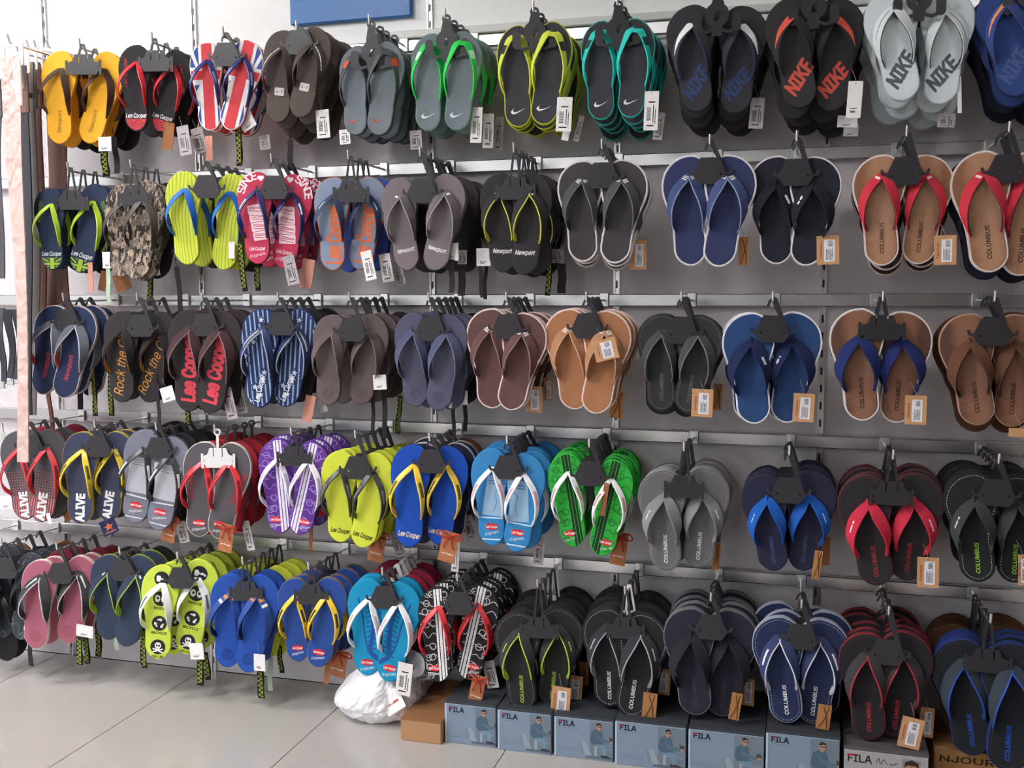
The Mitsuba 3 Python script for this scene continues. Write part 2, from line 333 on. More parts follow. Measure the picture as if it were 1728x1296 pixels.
def jack(y0, y1, u0, u1, blue, red, white, only=False):
    u, v = (u0+u1)/2, (y0+y1)/2
    R = sbox(u0, y0, u1, y1); out = []
    d = LineString([(u0, y0), (u1, y1)]).buffer((u1-u0)*.11).union(LineString([(u0, y1), (u1, y0)]).buffer((u1-u0)*.11)).intersection(R)
    d2 = LineString([(u0, y0), (u1, y1)]).buffer((u1-u0)*.035).union(LineString([(u0, y1), (u1, y0)]).buffer((u1-u0)*.035)).intersection(R)
    cw = sbox(u-.16*(u1-u0), y0, u+.16*(u1-u0), y1).union(sbox(u0, v-.13*(y1-y0), u1, v+.13*(y1-y0)))
    cr = sbox(u-.1*(u1-u0), y0, u+.1*(u1-u0), y1).union(sbox(u0, v-.08*(y1-y0), u1, v+.08*(y1-y0)))
    res = [(R.difference(d).difference(cw), blue), (d2.difference(cw), red), (cr, red)]
    if white: res.append((d.union(cw).difference(cr).difference(d2), white))
    return res
def curved(text, side, v0, v1, off, h, c, rot0=0):
    """Letters set one by one along the outer toe edge."""
    r, n = rows_of('basic', side, off); arc = r[:n] if side < 0 else np.vstack([r[0], r[n:][::-1], r[n-1]])
    if side < 0: arc = arc[::-1]                  # reads over the toes
    sel = arc[(arc[:, 1] > v0) & (arc[:, 1] < v1)]
    t = np.linspace(0, 1, len(text)+2)[1:-1]; L = np.r_[0, np.cumsum(np.linalg.norm(np.diff(sel, axis=0), axis=1))]; L /= L[-1]
    ms = []
    for ch, tt in zip(text, t):
        if ch == ' ': continue
        p = [np.interp(tt, L, sel[:, i]) for i in (0, 1)]; q = [np.interp(min(1, tt+.03), L, sel[:, i])-np.interp(max(0, tt-.03), L, sel[:, i]) for i in (0, 1)]
        ms.append(dtext(ch, h, p[0], p[1], math.degrees(math.atan2(q[1], q[0])), True))
    return [(cat(ms), c)]
def col_text(c, u=.0, v=.25, h=.034, rot=90): return lambda s: [(dtext('COLUMBUS', h, u, v, rot, True, .12, sx=1.05), c)]
def bits(fn): return fn
def p_union(s):
    o = [(sbox(-.062, -.1, .062, 1.1), 'd4404a'), (sbox(-.3, .58, .3, .68), 'd4404a')]
    for sx in (-1, 1):
        for (a, b) in ((.72, 1.02), (-.02, .30)):
            vo, vi = (b, a) if a > .5 else (a, b)
            o.append((Polygon([(sx*.10, vi), (sx*.10, vo), (sx*.19, vo)]), '35509c')); o.append((Polygon([(sx*.14, vi), (sx*.24, vi), (sx*.24, vo)]), '35509c'))
        o.append((Polygon([(sx*.10, .52), (sx*.22, .52), (sx*.22, .34)]), '35509c'))
    return o
def p_blackred(s):
    o = [(sbox(-.2, -.1, .2, .145).difference(unary_union([wavy([(-.16+.04*i, .02*((i*7) % 3)+.035*j-.01) for i in range(9)], .003) for j in range(4)])), 'c63a44')]
    o.append((dtext('Lee Cooper', .05, 0, .185, 0, True, .2, sx=.66), 'f2eeee')); o.append((dtext('Lee Cooper', .045, -.125*s, .68, 90 if s > 0 else -70, False, .3), 'c63a44'))
    return o
def p_navygreen(s):
    return [(g, 'a8c53a') for g, _ in jack(.0, .15, -.13, .13, 'a8c53a', 'a8c53a', None)]+[(dtext('Lee Cooper', .052, 0, .2, 0, True, .2, sx=.62), 'e8eef0'), (dtext('authentic', .05, -.14*s, .72, 80*s+(-160 if s < 0 else 0), False, .3, sx=.9), '9cb83a')]
def p_magenta(s):
    r, c = [], 'f2d4dc'
    for i, v in enumerate((.31, .41, .51, .60)):
        u = .02*s-.02*(i-1.5)*1.0
        b = affinity.rotate(sbox(u-.078, v-.036, u+.078, v+.036).buffer(.012), 8)
        cut = unary_union([LineString([(u-.07, v-.02+.02*j), (u+.07, v-.025+.02*j+.01*(j % 2))]).buffer(.0035) for j in range(3)])
        r.append((b.difference(cut), c))
    return r+curved('SINCE', s, .74, .985, .04, .085, 'f4e8ec')+[(affinity.translate(affinity.scale(unary_union([Point(-.5, .3).buffer(.55), Point(.5, .3).buffer(.55), Polygon([(-1, .1), (1, .1), (0, -1)])]), .035, .035, origin=(0, 0)), .06*s, .93), 'f4e8ec')]+[(dtext('Lee Cooper', .04, 0, .17, 0, True, .2, sx=.6), 'f4dde4'), (dtext('Originals', .032, 0, .10, 12, False, .4), 'f4dde4')]
def p_orange_text(s): return [(heavy(dtext('Lee Cooper', .15, .01, .38, 90, True, .1, sx=.55), .004), 'e2744c')]
def p_redbig(s): return [(heavy(dtext('Lee Cooper', .13, 0.0, .42, 90, True, .15, sx=.66), .005), 'e04a5c')]
def p_orange_script(s): return [(dtext('Rock the City', .10, -.01, .45, 86 if s > 0 else 78, False, .35, sx=.86), 'd59445')]
def p_stars(s):
    st = unary_union([affinity.rotate(sbox(x-.008, -.1, x+.008, 1.1), 8, origin=(x, .5)) for x in np.arange(-.26, .27, .047)])
    rr = random.Random(3); ss = unary_union([star(rr.uniform(-.17, .17), v, .036) for v in np.arange(.06, .98, .075)])
    return [(st.difference(ss.buffer(.012)), '93a7c6'), (ss, 'c9d3e4'), (dtext('Lee Cooper', .06, 0, .2, 80, True, .1, sx=.62), 'f2f4f8', 1)]
def p_dots(s):
    g = [sbox(x-.006, -.05, x+.006, .26) for x in np.arange(-.14, .15, .026)]
    g += [Point(x, v).buffer(.0075*(1.25-(v-.2)), quad_segs=1) for v in np.arange(.27, .56, .03) for x in np.arange(-.16, .17, .028)]
    return [(unary_union(g), 'd8727c'), (heavy(dtext('ALIVE', .085, 0.0, .17, 90, True, .0, sx=.85), .004), 'f6f2f2', 1)]
def p_alive(s): return [(heavy(dtext('ALIVE', .088, 0.0, .18, 90, True, .0, sx=.85), .004), 'f0f2f4')]
def p_greybox(s):
    sq = Polygon([(-.13 if s > 0 else -.25, .33), (.25 if s > 0 else .13, .33), (.25 if s > 0 else .13, .70), (-.13 if s > 0 else -.25, .70)])
    ln = unary_union([LineString([(-.1, v), (.1, v)]).buffer(.003) for v in (.62, .65, .67)])
    return [(sq.difference(ln), 'c3c7d0'), (LineString([(-.3, .29+.02*s), (.3, .29-.02*s)]).buffer(.007), 'dfe2e8'), (LineString([(-.3, .07), (.3, .07)]).buffer(.005), 'dfe2e8')]+lips(s, .2)
def p_blocks(s): return [(dtext('COOPER', .06, -.115*s, .55, 90 if s > 0 else 72, True, 0), 'b03a44')]+lips(s, .15)
def p_outline_words(c):
    def fn(s):
        rr = random.Random(5); g = []
        for v in (.07, .17, .27, .38, .50, .61, .72, .83, .93):
            pts = [(-.2+.05*i, v+rr.uniform(-.035, .035)) for i in range(9)]
            g.append(wavy(pts, .0042))
            for q in range(3):
                u = rr.uniform(-.15, .15); g.append(Point(u, v+rr.uniform(-.02, .02)).buffer(.032, quad_segs=4).exterior.buffer(.004, quad_segs=2))
        return [(unary_union(g), c)]
    return fn
def p_stripes(c, words, cw, badge=True):
    def fn(s):
        st = unary_union([Polygon([(s*(-.01+k)-w, 1.1), (s*(-.01+k)+w, 1.1), (s*(.07+k)+w, -.1), (s*(.07+k)-w, -.1)]) for k, w in ((-.034, .011), (0., .014), (.032, .009))])
        o = [(g.difference(st.buffer(.008)), cc) for g, cc in p_outline_words(words)(s)]+[(st, cw)]
        return o+(lips(s, .15, -.035*s) if badge else [])
    return fn
def p_lecooper(c): return lambda s: [(dtext('Lee Cooper', .05, 0, .13, -6, True, .15, sx=.56), c)]
def p_denim(s):
    sq = Polygon([(-.10*s, .32), (.25*s, .29), (.25*s, .72), (-.04*s, .72)])
    ln = unary_union([LineString([(-.02*s, v), (.2*s, v)]).buffer(.005) for v in (.64, .67)]+[wavy([(.02*s, .36), (.05*s, .45), (.04*s, .55), (.1*s, .6)], .003)])
    return [(sq.difference(ln), '9dbfdb'), (LineString([(-.3, .30), (.3, .28)]).buffer(.006), 'd5e8f4'), (LineString([(-.3, .075), (.3, .065)]).buffer(.006), 'e5f0f8')]+lips(s, .20)
def p_sneaker(s):
    b = wavy([(.02*s, .78), (.06*s, .6), (.05*s, .4), (.03*s, .26), (.11*s, .18)], .022); z = unary_union([LineString([(-.01*s, v), (.11*s, v+.05)]).buffer(.005) for v in np.arange(.25, .72, .05)])
    b2 = wavy([(-.10*s, .80), (-.05*s, .6), (-.02*s, .36), (.03*s, .22)], .008)
    return [(b.union(b2).union(z), '1d5aa0')]+lips(s, .14)
def p_icons(s):
    o = []; D = '26262a'; Wt = 'eef0ea'
    for i, (v, w) in enumerate(((.855, ''), (.645, 'RESCUE'), (.385, 'RECYCLE'), (.135, 'OR DIE'))):
        c = Point(0, v).buffer(.078, quad_segs=8)
        if i == 0: g = unary_union([Polygon([(-.055, v-.03), (-.02, v-.03), (.0, v), (-.02, v+.035), (-.055, v+.03)]), Point(.025, v).buffer(.014), Point(.055, v-.01).buffer(.01), sbox(-.02, v-.007, .05, v+.007)])
        elif i == 1: g = unary_union([affinity.scale(Point(k*.034, v).buffer(.034), .85, 1.15) for k in (-1, 1)]).difference(unary_union([Point(k*.03, v+.004).buffer(.013) for k in (-1, 1)])).difference(Polygon([(-.02, v+.06), (.02, v+.06), (0, v+.03)]))
        elif i == 2:
            a = Polygon([(-.012, .026), (.02, .026), (.02, .04), (.045, .018), (.02, -.002), (.02, .010), (-.012, .010)])
            g = affinity.translate(unary_union([affinity.rotate(affinity.translate(a, -.01, .02), k, origin=(0, 0)) for k in (0, 120, 240)]), 0, v)
        else:
            g = Point(0, v+.016).buffer(.034).union(sbox(-.02, v-.03, .02, v)).difference(unary_union([Point(-.013, v+.014).buffer(.010), Point(.013, v+.014).buffer(.010), sbox(-.002, v-.03, .002, v-.012)]))
            g = g.union(LineString([(-.05, v-.055), (.05, v-.02)]).buffer(.007)).union(LineString([(-.05, v-.02), (.05, v-.055)]).buffer(.007))
        o += [(c.difference(g), D), (g, Wt)]
        if w: o.append((dtext(w, .026, 0, v-.102, 0, True), '3a3d20'))
    return o
def p_seal(c): return lambda s: [(unary_union([Point(0, .14).buffer(r).exterior.buffer(.004, quad_segs=2) for r in (.055, .035)]+[star(0, .14, .02)]), c)]
def p_vert(text, c, h=.045, v=.25, u=0., bold=True): return lambda s: [(dtext(text, h, u, v, 90, bold, .2), c)]
def p_nike(c): return lambda s: [(heavy(dtext('NIKE', .125, -.0, .27, 52, True, .25, sx=.74), .0032), c)]
def p_swoosh(c, sz=.15): return lambda s: [(swoosh(.0, .155, sz), c)]
def p_newport(c, r=6): return lambda s: [(dtext('Newport', .044, 0, .22, r*s, True, .3, sx=.8), c)]
def p_sticker(s): return [(sbox(-.045, .30, .045, .37).buffer(.008), 'd9d6d4'), (dtext('6-7', .03, 0, .335, 0, True), '6a6668', 1)]
def p_none(s): return []

# style: shape, footbed, rim, rim inset, strap kind, strap colour, lining, piping (colour, edge), marks [(arms, t0, t1, f0, f1, colour)], prints, words, category, print on pairs behind too
def sty(sh, bed, rim, inset, st, sc, lining=None, piping=None, marks=(), prints=p_none, desc='', stitch=None, deep=False, tex=None, mat_s=None):
    return dict(sh=sh, bed=bed, rim=rim, inset=inset, st=st, sc=sc, lining=lining, piping=piping, marks=marks, prints=prints, desc=desc, stitch=stitch, deep=deep, tex=tex, mat_s=mat_s)
LOGO = lambda c: [('oi', .42, .60, .42, .42, c, 0)]
XXX = [('oi', .17+.03*i, .187+.03*i, .6, .6, 'e9e6e4', 0) for i in range(3)]
TABW = lambda c: [('o', .2, .24, .9, .9, c, 0)]
S = {
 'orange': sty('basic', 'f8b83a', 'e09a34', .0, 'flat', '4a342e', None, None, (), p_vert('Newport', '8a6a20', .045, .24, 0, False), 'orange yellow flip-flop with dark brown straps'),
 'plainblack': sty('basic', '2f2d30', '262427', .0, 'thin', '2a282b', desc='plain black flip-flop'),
 'blackred': sty('basic', '333135', '4a2a2e', .0, 'thin', 'd6303c', None, None, (), p_blackred, 'black flip-flop with glossy red straps and red heel print'),
 'union': sty('basic', 'e6e2e2', 'c23c48', .0, 'thin', '2c3670', None, None, LOGO('8890b8'), p_union, 'white flip-flop with red cross and blue corners, navy straps', deep=True),
 'darkbrown': sty('basic', '5c5350', '4a423f', .0, 'wide', '554b48', None, None, [('o', .2, .62, .14, .14, 'd8d4d2', 0)], p_sticker, 'dark taupe flip-flop with wide strap piped in white'),
 'greysport': sty('sport', '84898e', '54585e', .006, 'sport', '4a4b51', None, None, [('o', .3, .42, .9, .9, 'd9532f', 0)], p_swoosh('cf5a44', .13), 'grey flip-flop with charcoal strap and small orange badge', tex='grey_ridged'),
 'greygreen': sty('sport', '7d868e', '5f8f74', .006, 'sport', '2fd05a', None, None, [('o', .33, .45, .8, .8, 'c9f0d0', 0)], p_swoosh('e6f0f4'), 'grey flip-flop with bright green strap', tex='grey_ridged'),
 'blackyellow': sty('sport', '47464a', 'c9cf3c', .008, 'sport', 'd9e24e', None, None, [('o', .33, .45, .8, .8, '3a3a30', 0)], p_swoosh('f0f0f0'), 'charcoal flip-flop with yellow strap', tex='charcoal_ridged'),
 'blackteal': sty('sport', '47464c', '38b8ac', .008, 'sport', '2fd0c4', None, None, [('o', .33, .45, .8, .8, '1e4a48', 0)], p_swoosh('f4f4f4'), 'charcoal flip-flop with turquoise strap', tex='charcoal_ridged'),
 'nikeblue': sty('wide', '403f44', '2e2d31', .004, 'wide', '45444a', '2d5a92', None, [('o', .10, .62, 1.3, .04, 'f2f2f4', 0)], p_nike('33456e'), 'black thong sandal with white curved mark on strap'),
 'nikered': sty('wide', '3d3c3e', '2a292b', .004, 'wide', '3a393c', None, None, [('o', .10, .60, 1.3, .04, 'e2604e', 0)], p_nike('d4584a'), 'black thong sandal with coral lettering and coral mark on strap'),
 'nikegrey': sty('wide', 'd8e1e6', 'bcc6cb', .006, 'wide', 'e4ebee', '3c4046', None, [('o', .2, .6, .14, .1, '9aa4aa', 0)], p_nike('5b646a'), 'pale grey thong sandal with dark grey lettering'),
 'nikenavy': sty('wide', '3a4f86', '2a3558', .006, 'wide', '46548e', None, None, [('o', .1, .6, .6, .06, 'f0a070', 0)], p_nike('4a5c90'), 'blue thong sandal with orange mark on strap'),
 'darknavy': sty('wide', '2b2f40', '22242c', .0, 'flat', '2a2d3a', desc='dark navy thong sandal'),
 'navygreen': sty('basic', '34405a', '2e3850', .0, 'thin', 'b6d53a', None, None, (), p_navygreen, 'navy flip-flop with lime straps and lime heel print'),
 'camo': sty('basic', '8d8178', '5a524e', .0, 'flat', '4a4440', None, None, (), p_none, 'brown camouflage flip-flop with dark straps', tex='camo_foam'),
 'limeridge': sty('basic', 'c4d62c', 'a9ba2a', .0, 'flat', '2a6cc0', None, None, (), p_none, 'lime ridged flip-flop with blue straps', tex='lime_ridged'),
 'magenta': sty('basic', 'c4415e', '5a3440', .0, 'thin', '33376a', None, None, [('o', .34, .5, .3, .3, 'e4e6f0', 0)], p_magenta, 'crimson flip-flop with white words and navy straps', deep=True),
 'bluegrey': sty('basic', '8794ac', 'c8683e', .004, 'flat', '35405e', None, None, [('o', .3, .44, .15, .15, 'c8d0e0', 0)], p_orange_text, 'blue grey flip-flop with orange lettering and navy straps'),
 'cobalt': sty('basic', '4560b0', '3a4c8c', .0, 'flat', '2f3a70', desc='cobalt blue flip-flop'),
 'greynew': sty('basic', '7f757a', '6b6266', .0, 'wide', '6e666a', None, ('a09a9c', 1), [('o', .19, .23, .5, .5, 'f0f0f0', 0)], p_newport('f2f0f0'), 'warm grey flip-flop with padded grey strap'),
 'darkgrey': sty('basic', '4c484b', '3e3a3d', .0, 'wide', '444043', desc='dark grey flip-flop'),
 'blacknew': sty('basic', '38363a', '4c4a40', .0, 'wide', '3a383c', 'c8c83a', ('d2d048', 1), [('o', .19, .23, .5, .5, 'f0f0f0', 0)], p_newport('eceaea', -4), 'black flip-flop with yellow edged strap'),
 'charwhite': sty('wide', '4d4a4e', 'ddd6d6', .016, 'wide', '525356', '35353a', ('6d6d70', 1), XXX, p_none, 'charcoal thong sandal with white rim and three white stitches'),
 'navywhite': sty('wide', '3f4468', 'dcd8dc', .016, 'wide', '4d5a84', '323654', ('8a94b4', 1), XXX, p_none, 'navy thong sandal with white rim and three white stitches'),
 'blackwhite': sty('wide', '30323c', 'dcd8dc', .014, 'broad', '2c2d33', None, None, [('i', .40, .52, .18, .18, 'e4e4e4', 0)], p_none, 'blue black thong sandal with white rim'),
 'tanred': sty('wide', 'a0745a', 'd8ccc8', .014, 'wide', 'd2404e', '3a3c48', None, [('o', .2, .24, .6, .6, 'f0e8e8', 0)], col_text('3a2620'), 'tan thong sandal with red strap and dark lettering', tex='tan_leather'),
 'darkbrownbed': sty('wide', '4a3634', 'd0c4c0', .014, 'wide', '4a3634', desc='dark brown thong sandal with pale rim'),
 'navyred': sty('basic', '323e5e', 'c9b8b8', .008, 'wide', '6d727c', 'cf4a44', ('b0b6be', 1), (), p_vert('Newport', 'c8485c', .05, .33), 'navy flip-flop with grey strap lined in red'),
 'blackorange': sty('basic', '3a3739', '302d2f', .0, 'wide', '353234', 'b07a38', None, (), p_orange_script, 'black flip-flop with orange handwriting'),
 'blackredtext': sty('basic', '3c3638', '6a2c34', .0, 'wide', '4c383c', None, ('7a6a6c', 1), (), p_redbig, 'black flip-flop with big red lettering'),
 'starstripe': sty('basic', '2c3c66', '27365c', .0, 'flat', '2e3c68', None, ('a9b0bc', 1), [('o', .2, .5, .2, .2, 'b9b4a8', 0)], p_stars, 'navy flip-flop with white stripes and stars', deep=False),
 'taupe': sty('basic', '6c5f60', '5a4e50', .004, 'wide', '655859', None, ('7c6f70', 1), (), p_seal('5a4e50'), 'brown taupe flip-flop with wide strap'),
 'slate': sty('basic', '5a5a70', '484859', .004, 'wide', '545872', None, ('6f728a', 1), (), p_seal('4a4a5e'), 'slate blue flip-flop with wide strap'),
 'brownwhite': sty('wide', '6e5252', 'e2cfcc', .014, 'wide', '6a4e4e', None, ('8f7474', 1), XXX, p_none, 'cocoa thong sandal with cream rim'),
 'tanwhite': sty('wide', 'b07c5c', 'e6cfc6', .014, 'wide', 'b28262', None, ('caa088', 1), XXX, p_none, 'caramel thong sandal with cream rim'),
 'blackcol': sty('wide', '3f3f43', '2c2b2e', .006, 'wide', '4c4f51', None, ('74777a', 1), (), col_text('6a6c70'), 'black thong sandal with stitched edge', stitch='7c7e80'),
 'bluewhite': sty('wide', '37507e', 'e2e2e4', .014, 'broad', '2b3256', None, None, [('i', .44, .54, .2, .2, 'cfd4e0', 0)], p_none, 'denim blue thong sandal with white rim'),
 'tannavy': sty('wide', '8e6450', 'd9d3d0', .014, 'broad', '2f386c', '39415e', None, (), col_text('33221c'), 'brown thong sandal with navy strap and white rim', tex='brown_leather'),
 'brownbrown': sty('wide', '8e6450', 'b09080', .008, 'broad', '6b4a3c', '3a2a26', None, (), col_text('33221c'), 'brown thong sandal with brown strap', tex='brown_leather'),
 'greyreddots': sty('basic', '5b5a5f', '7a3038', .0, 'thin', 'd23a44', None, None, LOGO('6a2a30'), p_dots, 'grey flip-flop with red dotted heel and red straps'),
 'navyyellow': sty('basic', '464a62', 'b59a3c', .004, 'thin', 'dcc03a', None, None, LOGO('5a5020'), p_alive, 'slate navy flip-flop with yellow straps'),
 'lilacgrey': sty('basic', '7d7f90', '5a5a66', .004, 'thin', '33343a', None, None, LOGO('c8ccd4'), p_greybox, 'lilac grey flip-flop with black straps'),
 'greyred': sty('basic', '5f5c62', 'd8cfc0', .006, 'thin', 'd62f3a', None, None, LOGO('8a2830'), p_blocks, 'grey flip-flop with red straps and red badge'),
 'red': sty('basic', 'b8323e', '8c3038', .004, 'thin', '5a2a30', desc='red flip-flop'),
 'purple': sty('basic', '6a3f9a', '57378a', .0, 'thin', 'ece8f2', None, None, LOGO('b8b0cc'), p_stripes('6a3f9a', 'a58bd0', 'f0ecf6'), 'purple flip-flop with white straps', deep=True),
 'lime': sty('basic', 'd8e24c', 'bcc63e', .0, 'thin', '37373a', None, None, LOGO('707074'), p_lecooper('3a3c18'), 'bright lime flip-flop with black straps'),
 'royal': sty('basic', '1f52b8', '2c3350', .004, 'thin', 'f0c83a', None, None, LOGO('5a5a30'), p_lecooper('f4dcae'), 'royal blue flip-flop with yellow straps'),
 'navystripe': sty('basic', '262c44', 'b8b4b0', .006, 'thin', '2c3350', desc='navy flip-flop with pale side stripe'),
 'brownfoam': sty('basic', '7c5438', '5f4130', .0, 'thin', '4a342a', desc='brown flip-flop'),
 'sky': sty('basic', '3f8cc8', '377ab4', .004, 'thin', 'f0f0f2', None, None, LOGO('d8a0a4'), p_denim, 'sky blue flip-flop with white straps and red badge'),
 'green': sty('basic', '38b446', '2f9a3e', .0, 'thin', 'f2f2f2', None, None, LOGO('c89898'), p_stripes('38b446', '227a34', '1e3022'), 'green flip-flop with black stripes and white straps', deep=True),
 'greycol': sty('wide', '737174', '8a888a', .004, 'broad', '8b8c8e', '97989a', None, [('o', .42, .54, .14, .14, 'c8c8c8', 0)], col_text('f2f2f2', 0, .22), 'grey thong sandal with grey fabric strap', stitch='a6a4a6'),
 'navyblue': sty('wide', '34344a', '2b2b3c', .004, 'broad', '2a62b8', '274f96', None, [('o', .42, .54, .1, .1, 'a8c4e8', 0)], col_text('4a5a86', 0, .22), 'black navy thong sandal with bright blue strap'),
 'blackredstrap': sty('wide', '363437', '5c3238', .006, 'broad', 'd03a50', 'c8384c', None, [('o', .42, .56, .12, .12, 'f0d8dc', 0)], col_text('b03044', 0, .22), 'black thong sandal with raspberry red strap', stitch='6a3036'),
 'blacklime': sty('wide', '2e3033', '232427', .004, 'broad', '44474a', None, None, [('o', .42, .56, .12, .12, 'c8ccd0', 0)], col_text('9ccc3c', 0, .22), 'black thong sandal with lime stitching and lime lettering', stitch='b4c48a'),
 'darkcamo': sty('basic', '44484f', '2f3238', .0, 'wide', '34373d', None, None, [('o', .2, .26, .6, .6, 'b8bcc2', 0)], p_none, 'charcoal patterned flip-flop with black straps', tex='dark_camo_foam'),
 'mauve': sty('basic', 'b0667a', 'd6c8bc', .004, 'wide', '48484a', None, ('c8c8cc', 1), [('o', .2, .4, .3, .1, 'd8dade', 0)], p_seal('a05868'), 'dusty pink flip-flop with dark straps and cream side stripe'),
 'wine': sty('basic', '8c2c40', '6a2a38', .004, 'flat', '3a2a30', desc='wine red flip-flop'),
 'navylime': sty('basic', '3c465c', '8ea03a', .002, 'wide', '3a4256', 'a4c03a', ('9cb848', 1), [('o', .2, .26, .2, .2, 'd8dade', 0)], p_none, 'slate navy flip-flop with lime lined strap'),
 'icons': sty('basic', 'd0e256', '9cae34', .0, 'flat', 'f0f0ee', None, None, [('o', .40, .58, .3, .3, '6e6e68', 0)], p_icons, 'lime flip-flop printed with round black icons, white straps', deep=True),
 'bluemoto': sty('basic', '2f56ae', '2a4c98', .0, 'flat', '2a4a94', '242c54', None, [('o', .2, .26, .8, .8, 'c8884a', 0), ('o', .3, .34, .8, .8, 'e0dcd4', 0), ('i', .24, .28, .8, .8, 'c8884a', 0)], p_seal('1f3c80'), 'blue flip-flop with blue striped straps'),
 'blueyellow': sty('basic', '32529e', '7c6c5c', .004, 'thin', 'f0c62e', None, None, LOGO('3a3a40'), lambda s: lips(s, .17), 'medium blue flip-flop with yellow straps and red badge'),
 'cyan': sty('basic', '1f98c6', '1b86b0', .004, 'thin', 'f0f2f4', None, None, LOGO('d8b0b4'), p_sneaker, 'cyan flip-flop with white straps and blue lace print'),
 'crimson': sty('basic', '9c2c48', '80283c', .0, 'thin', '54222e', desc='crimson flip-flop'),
 'blackzig': sty('basic', '2c2a2e', '242226', .0, 'thin', 'd62a38', None, None, LOGO('7a2028'), p_stripes('2c2a2e', 'c9c6c8', 'f2f2f2'), 'black flip-flop with white scribbles, white stripes and red straps', deep=True),
 'collime': sty('wide', '37363a', '2a292c', .006, 'wide', '404044', 'b8d63c', ('b8d63c', 1), [('o', .38, .5, .14, .14, 'a0b060', 0)], col_text('b4d040', 0, .22), 'black thong sandal with lime edged strap', stitch='8c8c84'),
 'colwhite': sty('wide', '333236', '2a292c', .006, 'wide', '3c3c40', '8a8c90', ('a9abae', 1), [('o', .38, .52, .14, .14, 'a8acb4', 0)], col_text('eaeaea', 0, .22), 'black thong sandal with grey edged strap and white stitching', stitch='b8b8ba'),
 'colnavy': sty('wide', '363644', '6d6d70', .01, 'broad', '303036', desc='ink navy thong sandal with grey rim', prints=col_text('45455a', 0, .22)),
 'colnavywhite': sty('wide', '333b5c', '9ea2b0', .008, 'wide', '414a70', 'd0d4dc', ('d8dae0', 1), [('o', .36, .55, .2, .2, 'e4e6ec', 0)], col_text('f0f0f2', 0, .22), 'navy thong sandal with white edged strap and white lettering', stitch='a8aec0'),
 'colred': sty('wide', '323033', '7c3038', .006, 'wide', '454246', '4c4a50', ('c03040', 1), (), col_text('c03440', 0, .22), 'black thong sandal with red edged strap', stitch='5c3a3e'),
 'colblue': sty('wide', '2c2f33', '2a3c78', .006, 'wide', '3e4750', '3a4a70', ('2c54c0', 1), (), col_text('2c58c8', 0, .22), 'black thong sandal with royal blue edged strap', stitch='44484c'),
 'brownsole': sty('wide', '5f4230', '4a3428', .0, 'wide', '4a3428', desc='brown thong sandal'),
}
